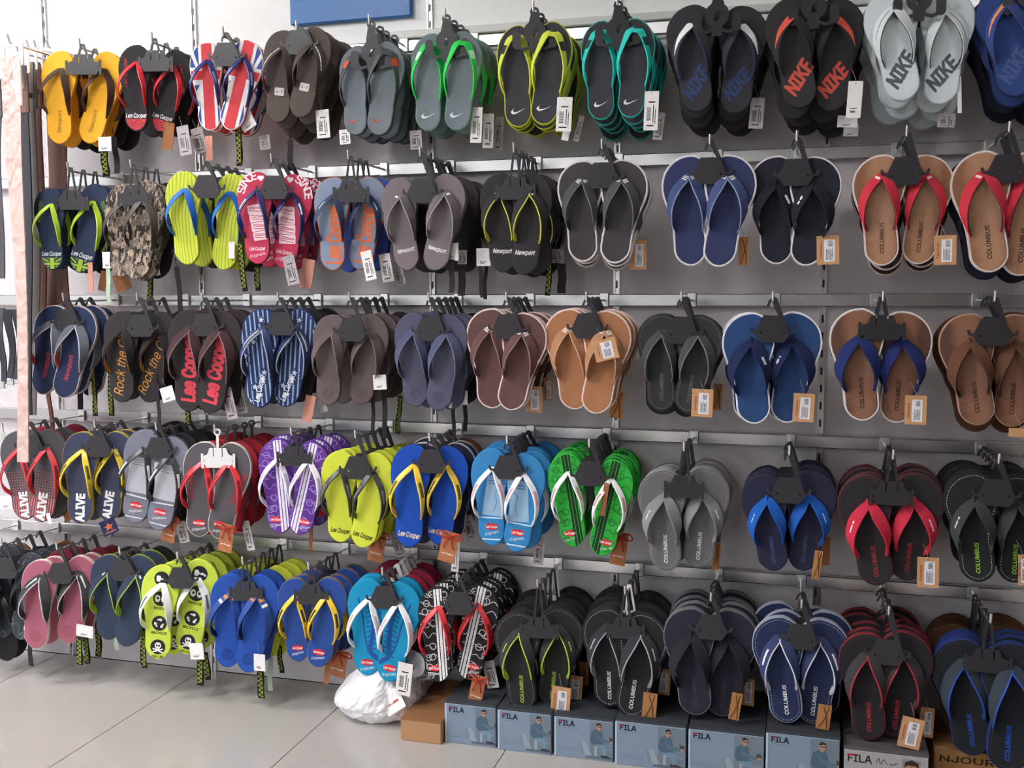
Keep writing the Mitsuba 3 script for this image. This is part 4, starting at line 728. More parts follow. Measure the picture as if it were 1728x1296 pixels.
# ------------------------------------------------------------------ tags and woven lanyards (kind, centre x, y, width, height in the photograph, tilt, depth, what it hangs beside)
scene['lanyard_lime'] = {'type': 'ref', 'id': mat('a9bb3c', 'fabric')}
del scene['lanyard_lime']
TG = {'K': 'kraft price tag with white barcode sticker', 'B': 'kraft tag crossed by a brown string', 'W': 'white barcode price tag', 'G': 'grey barcode price tag', 'C': 'small white card tag', 'P': 'kraft tag with red bow', 'L': 'black lanyard woven with lime zigzag', 'D': 'dark narrow lanyard', 'T': 'pale green narrow lanyard', 'O': 'coral paper tag', 'N': 'navy tag with orange print', 'S': 'brown paper tag'}
F, M_, R_ = -.285, -.25, -.20
TAGS = [
 ('C', 177, 243, 22, 24, 0, M_, 'the orange pair, top row'), ('L', 177, 276, 12, 44, 3, R_, 'the orange pair, top row'), ('D', 195, 262, 9, 62, 4, R_, 'the orange pair, top row'),
 ('S', 284, 230, 18, 46, -8, M_, 'the black red strapped pair, top row'), ('G', 311, 237, 20, 50, 8, M_, 'the black red strapped pair, top row'), ('G', 336, 237, 20, 44, 14, R_, 'the black red strapped pair, farther back, top row'), ('O', 353, 250, 12, 42, 0, R_, 'the union flag pair, top row'),
 ('C', 417, 205, 24, 28, 28, M_, 'the union flag pair, top row'), ('L', 403, 242, 10, 76, 0, M_, 'the union flag pair, top row'), ('G', 447, 240, 18, 25, 5, R_, 'the union flag pair, farther back, top row'),
 ('W', 545, 209, 22, 48, 3, M_, 'the dark taupe pair, top row'), ('W', 582, 231, 18, 25, 4, M_, 'the grey and charcoal pair, top row'), ('D', 490, 262, 9, 52, 0, R_, 'the dark taupe pair, top row'),
 ('G', 702, 236, 20, 32, 3, R_, 'the grey and charcoal pair, top row'), ('W', 804, 211, 19, 60, -3, M_, 'the green strapped pair, nearest of three, top row'), ('W', 824, 221, 18, 58, -2, R_, 'the green strapped pair, second of three, top row'), ('G', 842, 226, 14, 58, -4, -.16, 'the green strapped pair, last of three, top row'),
 ('W', 952, 193, 26, 58, -3, F, 'the yellow strapped pair, top row'), ('C', 955, 227, 12, 20, -14, M_, 'the yellow strapped pair, top row'), ('G', 977, 217, 9, 44, -14, R_, 'the yellow strapped pair, top row'),
 ('W', 1099, 187, 24, 66, -2, F, 'the turquoise strapped pair, top row'), ('G', 1112, 213, 16, 46, -8, R_, 'the turquoise strapped pair, farther back, top row'),
 ('G', 1277, 191, 24, 52, -4, R_, 'the black pair with white mark, top row'), ('C', 1442, 168, 25, 62, -3, F, 'the coral lettered pair, nearest of three, top row'), ('C', 1430, 205, 34, 20, -3, R_, 'the coral lettered pair, second of three, top row'), ('C', 1436, 220, 25, 20, -3, -.14, 'the coral lettered pair, last of three, top row'),
 ('C', 1619, 160, 7, 62, 3, M_, 'the pale grey pair, nearer, top row'), ('G', 1597, 203, 30, 24, -4, R_, 'the pale grey pair, top row'),
 ('O', 153, 468, 8, 50, 0, M_, 'the navy and lime pair, second row'), ('C', 182, 439, 18, 28, 0, M_, 'the navy and lime pair, second row'), ('T', 183, 481, 7, 58, 0, M_, 'the navy and lime pair, second row'), ('S', 174, 474, 12, 34, -14, R_, 'the navy and lime pair, second row'), ('S', 206, 476, 26, 30, 18, R_, 'the camouflage pair, second row'),
 ('C', 265, 451, 7, 28, 8, R_, 'the camouflage pair, second row'), ('L', 253, 480, 9, 72, -4, R_, 'the camouflage pair, second row'), ('D', 302, 490, 8, 80, 5, R_, 'the camouflage pair, second row'),
 ('C', 391, 422, 10, 28, -3, M_, 'the lime ridged pair, second row'), ('L', 409, 450, 9, 84, 4, M_, 'the lime ridged pair, second row'), ('L', 434, 470, 9, 42, 0, R_, 'the crimson pair, second row'),
 ('G', 491, 456, 20, 50, 12, M_, 'the crimson pair, second row'), ('O', 518, 462, 21, 50, -10, R_, 'the crimson pair, second row'),
 ('W', 622, 448, 18, 50, 12, F, 'the blue grey pair, nearest of three, second row'), ('W', 652, 452, 19, 48, 10, R_, 'the blue grey pair, second of three, second row'), ('G', 674, 466, 16, 30, 14, -.16, 'the blue grey pair, last of three, second row'),
 ('C', 761, 425, 25, 30, 0, M_, 'the warm grey pair, nearer, second row'), ('G', 780, 434, 16, 24, 0, R_, 'the warm grey pair, second row'), ('D', 762, 466, 9, 56, 0, M_, 'the warm grey pair, nearer, second row'), ('D', 779, 472, 12, 54, 0, R_, 'the warm grey pair, farther, second row'),
 ('C', 816, 434, 24, 30, 0, R_, 'the black and yellow edged pair, second row'), ('D', 812, 474, 7, 56, 3, R_, 'the yellow edged pair, nearer, second row'), ('D', 819, 474, 6, 62, -3, -.16, 'the yellow edged pair, farther, second row'), ('G', 916, 427, 8, 24, -5, R_, 'the yellow edged pair, nearer, second row'), ('G', 941, 432, 20, 24, 0, -.15, 'the yellow edged pair, farther, second row'), ('L', 926, 466, 9, 66, -3, R_, 'the yellow edged pair, second row'), ('D', 948, 470, 14, 50, 0, -.15, 'the yellow edged pair, farthest right, second row'),
 ('K', 1077, 430, 28, 50, 0, R_, 'the charcoal white rimmed pair, second row'), ('B', 1255, 424, 17, 48, 0, M_, 'the navy white rimmed pair, second row'), ('K', 1397, 422, 38, 49, 2, F, 'the blue black pair, second row'), ('K', 1595, 422, 38, 50, 1, F, 'the tan red strapped pair, second row'),
 ('D', 133, 655, 9, 72, 4, R_, 'the navy grey strapped pair, third row'), ('L', 159, 660, 8, 84, 2, R_, 'the navy grey strapped pair, third row'), ('C', 127, 650, 6, 26, 0, M_, 'the navy grey strapped pair, third row'), ('C', 152, 656, 6, 24, 0, R_, 'the navy grey strapped pair, farther, third row'),
 ('L', 187, 662, 9, 80, -2, R_, 'the black orange lettered pair, third row'), ('C', 283, 665, 22, 25, 16, M_, 'the black orange lettered pair, third row'), ('D', 267, 688, 6, 80, 0, M_, 'the black orange lettered pair, third row'), ('L', 317, 705, 9, 26, 0, R_, 'the red lettered pair, third row'),
 ('G', 387, 681, 18, 54, 13, M_, 'the red lettered pair, nearer, third row'), ('G', 405, 675, 18, 46, 12, R_, 'the red lettered pair, farther, third row'), ('O', 521, 690, 17, 46, -12, R_, 'the striped star pair, third row'), ('C', 545, 686, 13, 20, 16, -.15, 'the striped star pair, third row'),
 ('C', 641, 645, 22, 25, 4, M_, 'the taupe pair, third row'), ('D', 629, 692, 6, 76, 0, R_, 'the taupe pair, nearer, third row'), ('D', 649, 700, 8, 80, 0, R_, 'the taupe pair, farther, third row'), ('L', 673, 700, 8, 64, -5, -.15, 'the taupe pair, third row'),
 ('C', 779, 671, 20, 24, 0, R_, 'the slate pair, third row'), ('C', 760, 677, 5, 24, 0, M_, 'the slate pair, nearer, third row'), ('D', 765, 706, 6, 76, 0, R_, 'the slate pair, nearer, third row'), ('D', 785, 700, 7, 56, 0, -.15, 'the slate pair, farther, third row'),
 ('K', 901, 674, 28, 44, 0, R_, 'the cocoa pair, nearer, third row'), ('K', 925, 657, 15, 38, 0, -.15, 'the cocoa pair, farther, third row'), ('K', 1022, 590, 40, 36, 14, -.315, 'the caramel pair, lying across its strap, third row'), ('B', 1041, 683, 22, 46, -5, R_, 'the caramel pair, third row'), ('K', 1185, 680, 36, 47, -2, F, 'the black stitched pair, nearer, third row'), ('B', 1211, 670, 15, 45, -2, R_, 'the black stitched pair, farther, third row'),
 ('K', 1356, 688, 36, 48, -2, F, 'the denim blue pair, third row'), ('K', 1545, 692, 37, 49, 0, F, 'the brown navy strapped pair, third row'), ('K', 1722, 730, 40, 15, 0, F, 'the brown strapped pair at the right edge, third row'),
 ('C', 10, 848, 22, 22, 6, R_, 'the red dotted pair, at the left frame edge, fourth row'), ('T', 6, 742, 6, 26, 0, R_, 'the red dotted pair, at the left frame edge, fourth row'),
 ('C', 83, 875, 6, 18, 14, F, 'the red dotted pair, fourth row'), ('N', 184, 889, 27, 26, 24, M_, 'the slate navy yellow strapped pair, fourth row'), ('S', 118, 868, 22, 18, 30, R_, 'the slate navy yellow strapped pair, fourth row'),
 ('P', 286, 892, 22, 46, -12, M_, 'the lilac grey pair, fourth row'), ('W', 308, 898, 17, 36, 14, R_, 'the lilac grey pair, fourth row'), ('P', 382, 908, 23, 48, -10, F, 'the grey red strapped pair, fourth row'), ('W', 419, 904, 13, 50, 12, R_, 'the grey red strapped pair, fourth row'),
 ('S', 525, 898, 6, 62, -4, R_, 'the purple pair, fourth row'), ('P', 636, 922, 26, 52, -10, R_, 'the bright lime pair, fourth row'), ('G', 672, 918, 18, 44, 14, -.15, 'the bright lime pair, fourth row'), ('P', 757, 923, 28, 52, -12, F, 'the royal blue pair, fourth row'), ('W', 769, 938, 12, 54, -4, R_, 'the royal blue pair, fourth row'), ('G', 793, 890, 18, 40, 14, -.15, 'the royal blue pair, farther back, fourth row'),
 ('G', 910, 930, 17, 46, -6, R_, 'the sky blue pair, fourth row'), ('P', 1045, 926, 26, 56, -8, R_, 'the green pair, fourth row'), ('S', 1020, 843, 9, 56, -8, -.30, 'the green pair, tucked in the strap, fourth row'), ('B', 1209, 938, 12, 46, -4, R_, 'the grey fabric strapped pair, fourth row'),
 ('B', 1379, 953, 14, 48, -6, F, 'the bright blue strapped pair, nearer, fourth row'), ('S', 1394, 930, 13, 48, 0, R_, 'the bright blue strapped pair, farther, fourth row'), ('K', 1566, 966, 37, 51, 1, F, 'the raspberry strapped pair, fourth row'), ('K', 1726, 962, 16, 52, 2, F, 'the lime stitched pair, fourth row'),
 ('C', 45, 1067, 8, 20, 4, M_, 'the charcoal patterned pair, bottom row'), ('D', 51, 1094, 7, 60, 0, M_, 'the charcoal patterned pair, bottom row'), ('C', 143, 1065, 28, 20, -5, M_, 'the dusty pink pair, bottom row'), ('L', 134, 1099, 10, 46, -2, M_, 'the dusty pink pair, nearest of three, bottom row'), ('L', 146, 1097, 9, 46, 2, R_, 'the dusty pink pair, second of three, bottom row'), ('L', 166, 1085, 10, 46, 0, -.15, 'the dusty pink pair, last of three, bottom row'),
 ('C', 235, 1070, 7, 24, 0, M_, 'the slate navy lime lined pair, bottom row'), ('L', 242, 1094, 10, 66, 0, M_, 'the slate navy lime lined pair, bottom row'), ('T', 197, 1086, 8, 22, 0, R_, 'the slate navy lime lined pair, bottom row'),
 ('C', 332, 1099, 23, 27, 5, F, 'the lime icon pair, bottom row'), ('L', 338, 1134, 11, 46, -3, M_, 'the lime icon pair, nearer, bottom row'), ('L', 349, 1124, 9, 46, 6, R_, 'the lime icon pair, farther, bottom row'), ('C', 438, 1118, 19, 28, 0, F, 'the blue striped strap pair, bottom row'), ('L', 440, 1154, 11, 48, 2, M_, 'the blue striped strap pair, bottom row'), ('T', 456, 1138, 8, 56, -2, R_, 'the blue striped strap pair, bottom row'), ('L', 473, 1113, 8, 46, 4, -.15, 'the blue striped strap pair, farther, bottom row'),
 ('P', 570, 1119, 30, 46, -10, R_, 'the medium blue pair, bottom row'), ('S', 553, 1127, 9, 54, -8, M_, 'the medium blue pair, bottom row'), ('W', 682, 1146, 25, 55, -7, F, 'the cyan pair, nearer, bottom row'), ('G', 712, 1125, 20, 46, 14, R_, 'the cyan pair, bottom row'), ('P', 805, 1164, 23, 50, -12, F, 'the white scribbled pair, bottom row'), ('W', 828, 1138, 20, 46, 12, R_, 'the white scribbled pair, bottom row'),
 ('K', 946, 1183, 32, 48, -4, F, 'the lime edged pair, nearest of three, bottom row'), ('K', 969, 1163, 27, 46, -3, R_, 'the lime edged pair, second of three, bottom row'), ('B', 985, 1137, 16, 40, 0, -.15, 'the lime edged pair, last of three, bottom row'), ('B', 1096, 1192, 24, 46, -4, F, 'the grey edged pair, nearer, bottom row'), ('K', 1118, 1150, 26, 44, -2, R_, 'the grey edged pair, bottom row'),
 ('B', 1241, 1192, 18, 46, -8, F, 'the ink navy pair, bottom row'), ('K', 1261, 1168, 24, 45, -1, R_, 'the ink navy pair, bottom row'), ('B', 1390, 1210, 23, 42, -6, F, 'the navy white edged pair, bottom row'), ('K', 1537, 1237, 38, 52, -9, -.30, 'the red edged pair, nearer, bottom row'), ('K', 1564, 1219, 24, 50, -2, R_, 'the red edged pair, farther, bottom row'),
]
def bars(w, h, seed, rows=True):
    rr = random.Random(seed); g = []; x = -w/2
    while x < w/2-.0006:
        b = rr.choice((.0008, .0012, .002)); g.append(sbox(x, -h/2, min(x+b, w/2), h/2)); x += b+rr.choice((.0008, .0014))
    return unary_union(g)
tagseen = {}
for ti, (kd, px, py, pw, ph, rot, y, by) in enumerate(TAGS):
    c = at(px, py, y); sx, sz = scale_at(px, py, y); w, h = pw*sx, ph*sz
    yaw = 8 if px < 700 else 0
    m = T().translate(c.tolist()).rotate([0, 1, 0], -rot)
    slim = kd in 'LDT'
    nm, ct = ('lanyard', 'lanyard') if slim else ('price_tag', 'price tag')
    lab = f'{TG[kd]} hanging beside {by}'
    if len(lab.split()) > 16: lab = lab.replace('hanging beside', 'at')
    if len(lab.split()) > 16: lab = lab.replace(' with white barcode sticker', '').replace(' crossed by a brown string', ' with string')
    k = thing(nm, lab, ct, 'lanyards hanging from the pairs' if slim else 'price tags hanging from the pairs')
    if slim:
        col = {'L': '2a2b28', 'D': '3a363a', 'T': 'b4c8b4'}[kd]
        nb = 6; zz = np.linspace(h/2, -h/2, nb)
        pts = np.array([(0.0015*math.sin(j*1.7+ti), -.002*math.sin(j*.9+ti), z) for j, z in enumerate(zz)])
        V = np.array([[(p[0]-w/2, p[1], p[2]), (p[0]+w/2, p[1], p[2]), (p[0]+w/2, p[1]+.0016, p[2]), (p[0]-w/2, p[1]+.0016, p[2])] for p in pts])
        part(k, 'ribbon', shape(None, lambda: grid_mesh(V), False), mat(col, 'fabric'), m)
        if kd == 'L':
            zg = [(w*.3*(1 if j % 2 else -1), z) for j, z in enumerate(np.arange(h/2-.006, -h/2+.004, -.0075))]
            part(k, 'zigzag', shape(None, lambda: flat(unary_union([LineString(zg).buffer(w*.075), LineString([(-x, z) for x, z in zg[::2]]).buffer(w*.035)]), .0022, -.0012), False), mat('8d9a44', 'fabric'), m, 'lime woven zigzag')
        part(k, 'loop', shape(None, lambda: tube([(0, .001, h/2-.002), (-.002, .002, h/2+.012), (-.004, .004, h/2+.03)], .0012, k=5), 30), mat('2a2b28', 'fabric'), m)
        continue
    ccol = {'K': 'c99a72', 'B': 'b07e52', 'W': 'ece8e8', 'G': 'b5adb0', 'C': 'efeced', 'P': 'b07452', 'O': 'e0a08e', 'N': '35365c', 'S': '9c6a4a'}[kd]
    hole = Point(0, h/2-.0055).buffer(.0016, quad_segs=3)
    part(k, 'card', shape(None, lambda: flat(sbox(-w/2, -h/2, w/2, h/2).difference(hole), .0014, .0007), False), mat(ccol, 'paper'), m)
    part(k, 'string', shape(None, lambda: tube([(0, -.001, h/2-.006), (-.001, 0, h/2+.004), (-.006, .004, h/2+.018), (-.013, .012, h/2+.034)], .0005, k=5), 30), mat('a59c94' if kd in 'WGCK' else '6a4a38', 'fabric'), m)
    if kd == 'K' and w > .02 and h > .03:
        part(k, 'sticker', shape(None, lambda: flat(sbox(.05*w-.22*w, -.40*h, .05*w+.26*w, .36*h), .0004, -.0007), False), mat('e6e4ea', 'paper'), m, 'white barcode sticker')
        part(k, 'print', shape(None, lambda: flat(unary_union([affinity.translate(affinity.rotate(bars(.2*h, .2*w, ti), 90), .12*w, .22*h)]+[sbox(-.08*w+i*.045*w, -.34*h, -.06*w+i*.045*w, (.05-.03*(i % 3))*h) for i in range(7)]), .0003, -.0011), False), mat('55565e', 'ink'), m)
        part(k, 'lettering', shape(None, lambda: text_xz('Columbus', .0055*h/.07).apply_transform(trimesh.transformations.rotation_matrix(-PI/2, [0, 1, 0])).apply_translation((-.27*w, -.0007, -.28*h)), False), mat('9a4a3c', 'ink'), m)
    if kd == 'B':
        part(k, 'cross_string', shape(None, lambda: cat([tube([(-.3*w, -.0015, -.45*h), (.1*w, -.003, 0), (.3*w, -.0015, .45*h)], .0008, k=5), tube([(.3*w, -.0015, -.45*h), (.2*w, -.0025, 0), (-.1*w, -.0015, .4*h)], .0008, k=5)]), 30), mat('5a3c28', 'fabric'), m, 'brown string')
    if kd in 'WG' and w > .012 and h > .025:
        part(k, 'print', shape(None, lambda: flat(unary_union([affinity.translate(affinity.rotate(bars(.34*h, .30*w, ti), 90), -.16*w, -.08*h), sbox(.12*w, -.3*h, .18*w, .15*h), sbox(.26*w, -.34*h, .31*w, .05*h), sbox(-.2*w, .2*h, .25*w, .24*h), sbox(-.3*w, -.4*h, .2*w, -.36*h)]), .0004, -.0007), False), mat('4a484c', 'ink'), m)
    if kd == 'P':
        part(k, 'print', shape(None, lambda: text_xz('Lee Cooper', w*.1, .0004, -.0007).apply_translation((-w*.38, 0, -h*.25)), False), mat('efe4dc', 'ink'), m)
        def bow():
            ms = [tube([(0, -.003, h*.36), (s*w*.55, -.008, h*.50), (s*w*.75, -.006, h*.34), (s*w*.3, -.004, h*.30), (0, -.003, h*.36)], .0022, 16, 6) for s in (-1, 1)]
            ms += [tube([(0, -.003, h*.36), (s*w*.2, -.007, h*.15), (s*w*.3, -.004, -h*.05)], .0018, 8, 6) for s in (-1, 1)]
            return cat(ms+[trimesh.creation.icosphere(1, .0038).apply_translation((0, -.004, h*.36))])
        part(k, 'bow', shape(None, bow, 40), mat('b03c30', 'fabric'), m, 'red paper bow')
    if kd == 'N':
        part(k, 'print', shape(None, lambda: flat(unary_union([affinity.scale(star(0, 0, w*.3), 1.2, .8), sbox(-w*.35, -h*.36, w*.35, -h*.3)]), .0004, -.0007), False), mat('d8703a', 'ink'), m)
    if kd == 'C' and w > .03:
        part(k, 'print', shape(None, lambda: flat(sbox(-w*.25, -h*.36, w*.1, -h*.30).union(sbox(-w*.25, -h*.26, w*.2, -h*.23)), .0004, -.0007), False), mat('77747a', 'ink'), m)

# ------------------------------------------------------------------ belts on the left
scene['sleeved_belt'] = {'type': 'bumpmap', 'arbitrary': {'type': 'proc', 'fn': mikit.proc(lambda p, n, uv: mikit.fbm(p.x*60, p.y*60, p.z*30, 3), 2e-3)['fn'], 'eps': 2e-3}, 'scale': .012, 'bsdf': {'type': 'principled', 'base_color': {'type': 'rgb', 'value': [.60, .42, .38]}, 'metallic': .1, 'roughness': .22, 'specular': .6, 'clearcoat': 1.0, 'clearcoat_gloss': .95}}
BELTS = [ # top x, y, bottom x, y (photo), width top, bottom in photo px, depth, colour, label
 (23, 98, 40, 780, 30, 20, -.40, 'b58f86', 'glossy', 'long glossy pale pink brown belt hanging nearest at the left edge'),
 (37, 112, 47, 700, 24, 18, -.33, '3b3d45', 'leather', 'black belt with brown doubled end hanging beside the pale glossy belt'),
 (55, 106, 57, 700, 15, 13, -.28, '76716f', 'leather', 'grey brown belt hanging between black and brown belts'),
 (67, 106, 70, 640, 11, 13, -.24, '5c3a32', 'leather', 'narrow dark brown belt hanging behind the grey brown belt'),
 (88, 104, 104, 585, 30, 46, -.20, '6a463c', 'leather', 'wide brown belts edge hanging behind the orange flip-flop pair'),
 (-4, 122, 0, 470, 14, 12, -.26, '58565c', 'glossy', 'grey belt cut by the left frame edge, upper rack'),
 (3, 520, 4, 648, 9, 10, -.20, '3d3f47', 'glossy', 'shiny black belt at the left frame edge, lower rack'),
 (17, 522, 18, 642, 12, 12, -.20, '2f3138', 'leather', 'black belt second from the left frame edge, lower rack'),
 (30, 522, 31, 640, 12, 11, -.20, '34363e', 'leather', 'black belt third from the left frame edge, lower rack'),
 (84, 600, 86, 730, 9, 7, -.16, '6a4038', 'leather', 'reddish brown belt end hanging beneath the navy grey strapped pair'),
]
for (x0, y0, x1, y1, w0, w1, y, col, kd, lab) in BELTS:
    A, B = at(x0, y0, y), at(x1, y1, y); s = scale_at(x0, y0, y)[0]
    k = thing('belt', lab, 'belt', 'belts hanging at the left')
    bm = 'sleeved_belt' if col == 'b58f86' else mat(col, 'gloss' if kd == 'glossy' else 'leather')
    n = 26; tt = np.linspace(0, 1, n); V = []
    for t in tt:
        c = A+(B-A)*t+np.array([.004*math.sin(7*t+x0), .008*math.sin(5*t+x0), 0]); w = (w0+(w1-w0)*t)*s/2; tw = .25*math.sin(4*t+x0*.1)
        d = np.array([math.cos(tw), math.sin(tw), 0]); nn = np.array([-math.sin(tw), math.cos(tw), 0])*.002
        V.append([c-d*w-nn, c-d*w*.8-nn*1.5, c+d*w*.8-nn*1.5, c+d*w-nn, c+d*w+nn, c-d*w+nn])
    part(k, 'strap', shape(None, lambda: grid_mesh(np.array(V)), 30), bm)
    w = w0*s/2
    if abs(A[2]-B[2]) > .5:
        part(k, 'buckle', shape(None, lambda: flat(sbox(-w*1.15, -.03, w*1.15, .03).buffer(.004).difference(sbox(-w*.8, -.022, w*.8, .022)), .004), False), 'chrome', T().translate([A[0], A[1]-.004, A[2]+.01]), 'steel buckle')
        part(k, 'keeper', shape(None, lambda: bev(-w*1.12, w*1.12, -.007, .007, -.008, .008, .002), False), bm, T().translate([A[0], A[1], A[2]-.09]))
        part(k, 'folded_end', shape(None, lambda: bev(-w*1.0, w*1.0, -.0095, -.0025, -.14, -.0, .002), False), mat({'3b3d45': '7d6256', 'b58f86': 'cdb9b6'}.get(col, col), 'leather'), T().translate([A[0], A[1], A[2]-.005]))
        p2 = thing('belt_hook', f'steel hook holding the {lab.split(" hanging")[0].split(" cut")[0]}', 'hook', 'hooks of the belts')
        put(p2, shape(None, lambda: tube([(A[0], -.02, A[2]+.045), (A[0], A[1]-.012, A[2]+.042), (A[0], A[1]-.022, A[2]+.066)], .0034, k=8), 30), 'chrome')
    else:
        part(k, 'tip', shape(None, lambda: bev(-w, w, -.004, .004, -.012, .012, .002), False), 'chrome', T().translate([B[0], B[1], B[2]-.004]), 'metal tip')
# ------------------------------------------------------------------ blue poster board high on the wall
k = thing('poster_board', 'plain blue poster board mounted high on the white wall', 'poster')
p0, p1 = at(490, 40, -.02), at(693, 28, -.02)
put(k, shape(None, lambda: bev(p0[0], p1[0], -.022, -.001, 2.168, 2.72, .003), False), mat('2f6cae', 'paint'))
k = thing('upper_ledge', 'pale painted metal ledge along the wall above the top row', 'ledge')
part(k, 'lip', shape(None, lambda: bev(-1.30, 1.3, -.03, 0, 2.098, 2.122, .003), False), mat('cfcfcd', 'paint'))
part(k, 'pipe', shape(None, lambda: tube([(-1.30, -.045, 2.045), (1.3, -.045, 2.045)], .006, k=8), 30), mat('bdbdbb', 'paint'))

# ------------------------------------------------------------------ boxes on the floor
def man(ox, oz, s):            # the printed seated man: flat shapes (x, z) with colours
    P = lambda pts: affinity.translate(affinity.scale(Polygon(pts), s, s, origin=(0, 0)), ox, oz)
    C = lambda x, z, a, b: affinity.translate(affinity.scale(Point(0, 0).buffer(1, quad_segs=5), a*s, b*s), ox+x*s, oz+z*s)
    return [
     (P([(-.20, .0), (.72, .0), (.72, .08), (-.2, .06)]), '5d6b78'),
     (P([(-.34, .50), (-.22, .52), (-.02, .10), (-.12, .06), (-.24, .12)]), '95a3ae'), (P([(-.42, .46), (-.33, .48), (-.26, .12), (-.34, .12)]), '7c8b97'),
     (P([(.08, .40), (.42, .40), (.42, .34), (.16, .34), (.16, .08), (.08, .08)]), '9aa7b0'),
     (P([(.44, .36), (.82, .36), (.82, .30), (.44, .30)]), '7f8c98'), (P([(.5, .30), (.56, .30), (.56, .08), (.5, .08)]), '6e7b86'), (P([(.76, .30), (.8, .30), (.8, .08), (.76, .08)]), '6e7b86'),
     (P([(.02, .52), (.30, .48), (.46, .42), (.44, .12), (.34, .12), (.30, .34), (.06, .38)]), '7290a6'),
     (P([(.28, .12), (.44, .13), (.60, .07), (.58, .04), (.28, .06)]), '3d3f48'),
     (P([(.0, .86), (.10, .93), (.22, .93), (.32, .86), (.34, .70), (.36, .48), (.02, .44), (-.06, .58), (-.04, .74)]), '50687a'),
     (P([(.10, .84), (.20, .72), (.42, .64), (.56, .62), (.58, .55), (.40, .54), (.16, .62)]), '5b7486'), (P([(.56, .63), (.66, .64), (.67, .56), (.57, .54)]), 'b98a72'),
     (P([(.54, .72), (.66, .70), (.68, .62), (.56, .60)]), '4a4448'), (P([(.17, .90), (.24, .90), (.25, .98), (.18, .98)]), 'b98a72'), (C(.215, 1.03, .075, .095), 'b98a72'), (P([(.14, 1.05), (.15, 1.12), (.22, 1.15), (.29, 1.11), (.29, 1.06), (.24, 1.09)]), '2c2a2c'), (P([(.17, 1.045), (.30, 1.03), (.30, 1.01), (.17, 1.02)]), '35302f'),
    ]
BOXES = [(-.981, -.824, .122, 'a'), (-.818, -.658, .122, 'b'), (-.651, -.480, .120, 'c'), (-.475, -.277, .128, 'd'), (-.270, -.070, .121, 'e'), (-.060, .138, .120, 'f')]
SIDE = {'a': 'leftmost, beside the kraft carton', 'b': 'second from the left', 'c': 'third from the left', 'd': 'fourth, under the grey-edged sandals', 'e': 'fifth, under the ink navy sandals', 'f': 'sixth, under the white-edged navy sandals'}
YB = -.318
for j, (px, py, x1) in enumerate(((1162, 1228, 1291), (1293, 1233, 1419))):
    a, b2 = at(px, py, YB), at(x1, py+8, YB); BOXES[4+j] = (a[0], b2[0], a[2], 'ef'[j])
for i, (x0, x1, h, c) in enumerate(BOXES):
    yb = YB-.004*(i % 2)
    k = thing('shoe_box', f'grey blue shoe box with dark lid, {SIDE[c]}', 'shoe box', 'blue shoe boxes on the floor')
    part(k, 'body', shape(None, lambda: bev(x0+.002, x1-.002, yb, -.02, .0, h-.003, .0015), False), mat('8393a6', 'card'))
    part(k, 'lid', shape(None, lambda: bev(x0, x1, yb+.001, -.018, h-.003, h+.003, .0012), False), mat('3c4046', 'card'), None, 'dark grey lid')
    w = x1-x0
    part(k, 'edge', shape(None, lambda: bev(x0, x0+.006, yb-.0008, yb+.004, .002, h-.004, .0005), False), mat('b3c4d2', 'card'))
    part(k, 'lettering', shape(None, lambda: cat([text_xz('FILA', .0150, .0004, yb).apply_translation((x0+.012+q, 0, h-.027+q2)) for q, q2 in ((0, 0), (.0007, .0003))]), False), mat('1f2836', 'ink'))
    part(k, 'print', shape(None, lambda: flat(sbox(x0+.0115, h-.0165, x0+.022, h-.0128), .0005, yb-.0002), False), mat('b23a48', 'ink'))
    part(k, 'print', shape(None, lambda: flat(unary_union([sbox(x0+.012, z, x0+.012+.35*w, z+.0012) for z in (.02, .026, .032, h-.033)]), .0004, yb), False), mat('6d8294', 'ink'))
    part(k, 'print', shape(None, lambda: flat(sbox(x0+w*.60, .004, x1-.004, h-.006), .0002, yb), False), mat('75828f', 'ink'))
    for j, (g, col) in enumerate(man(x0+w*.64, .006, h*.76)):
        g = g.intersection(sbox(x0+.003, .002, x1-.003, h-.004))
        if g.is_empty: continue
        part(k, 'print', shape(None, lambda: flat(g, .0003+.00008*j, yb), False), mat(col, 'ink'))
k = thing('shoe_box', 'pale grey shoe box with red and black lettering, beside the kraft box at right', 'shoe box')
x0, x1, h, yb = at(1424, 1262, -.322)[0], at(1569, 1270, -.322)[0], at(1424, 1262, -.322)[2], -.322
part(k, 'body', shape(None, lambda: bev(x0+.002, x1-.002, yb, -.02, 0, h-.003, .0015), False), mat('a9a4a6', 'card'))
part(k, 'lid', shape(None, lambda: bev(x0, x1, yb+.001, -.018, h-.003, h+.004, .0012), False), mat('5a5658', 'card'), None, 'grey lid')
part(k, 'lettering', shape(None, lambda: text_xz('FILA', .020, .0004, yb).apply_translation((x0+.008, 0, h-.034)), False), mat('2a282c', 'ink'))
part(k, 'print', shape(None, lambda: flat(sbox(x0+.009, h-.0185, x0+.026, h-.0135), .0005, yb-.0002), False), mat('b8283c', 'ink'))
part(k, 'print', shape(None, lambda: flat(wavy([(x0+.082, h-.03), (x0+.088, h-.018), (x0+.092, h-.032), (x0+.10, h-.02), (x0+.108, h-.032)], .0008), .0004, yb), False), mat('3a383c', 'ink'))
part(k, 'print', shape(None, lambda: flat(wavy([(x0+.115, h-.03), (x0+.122, h-.032), (x0+.132, h-.026)], .001), .0004, yb), False), mat('3a383c', 'ink'))
part(k, 'print', shape(None, lambda: flat(sbox(x0+.145, .004, x0+.19, h-.012), .0002, yb), False), mat('8f8b90', 'ink'))
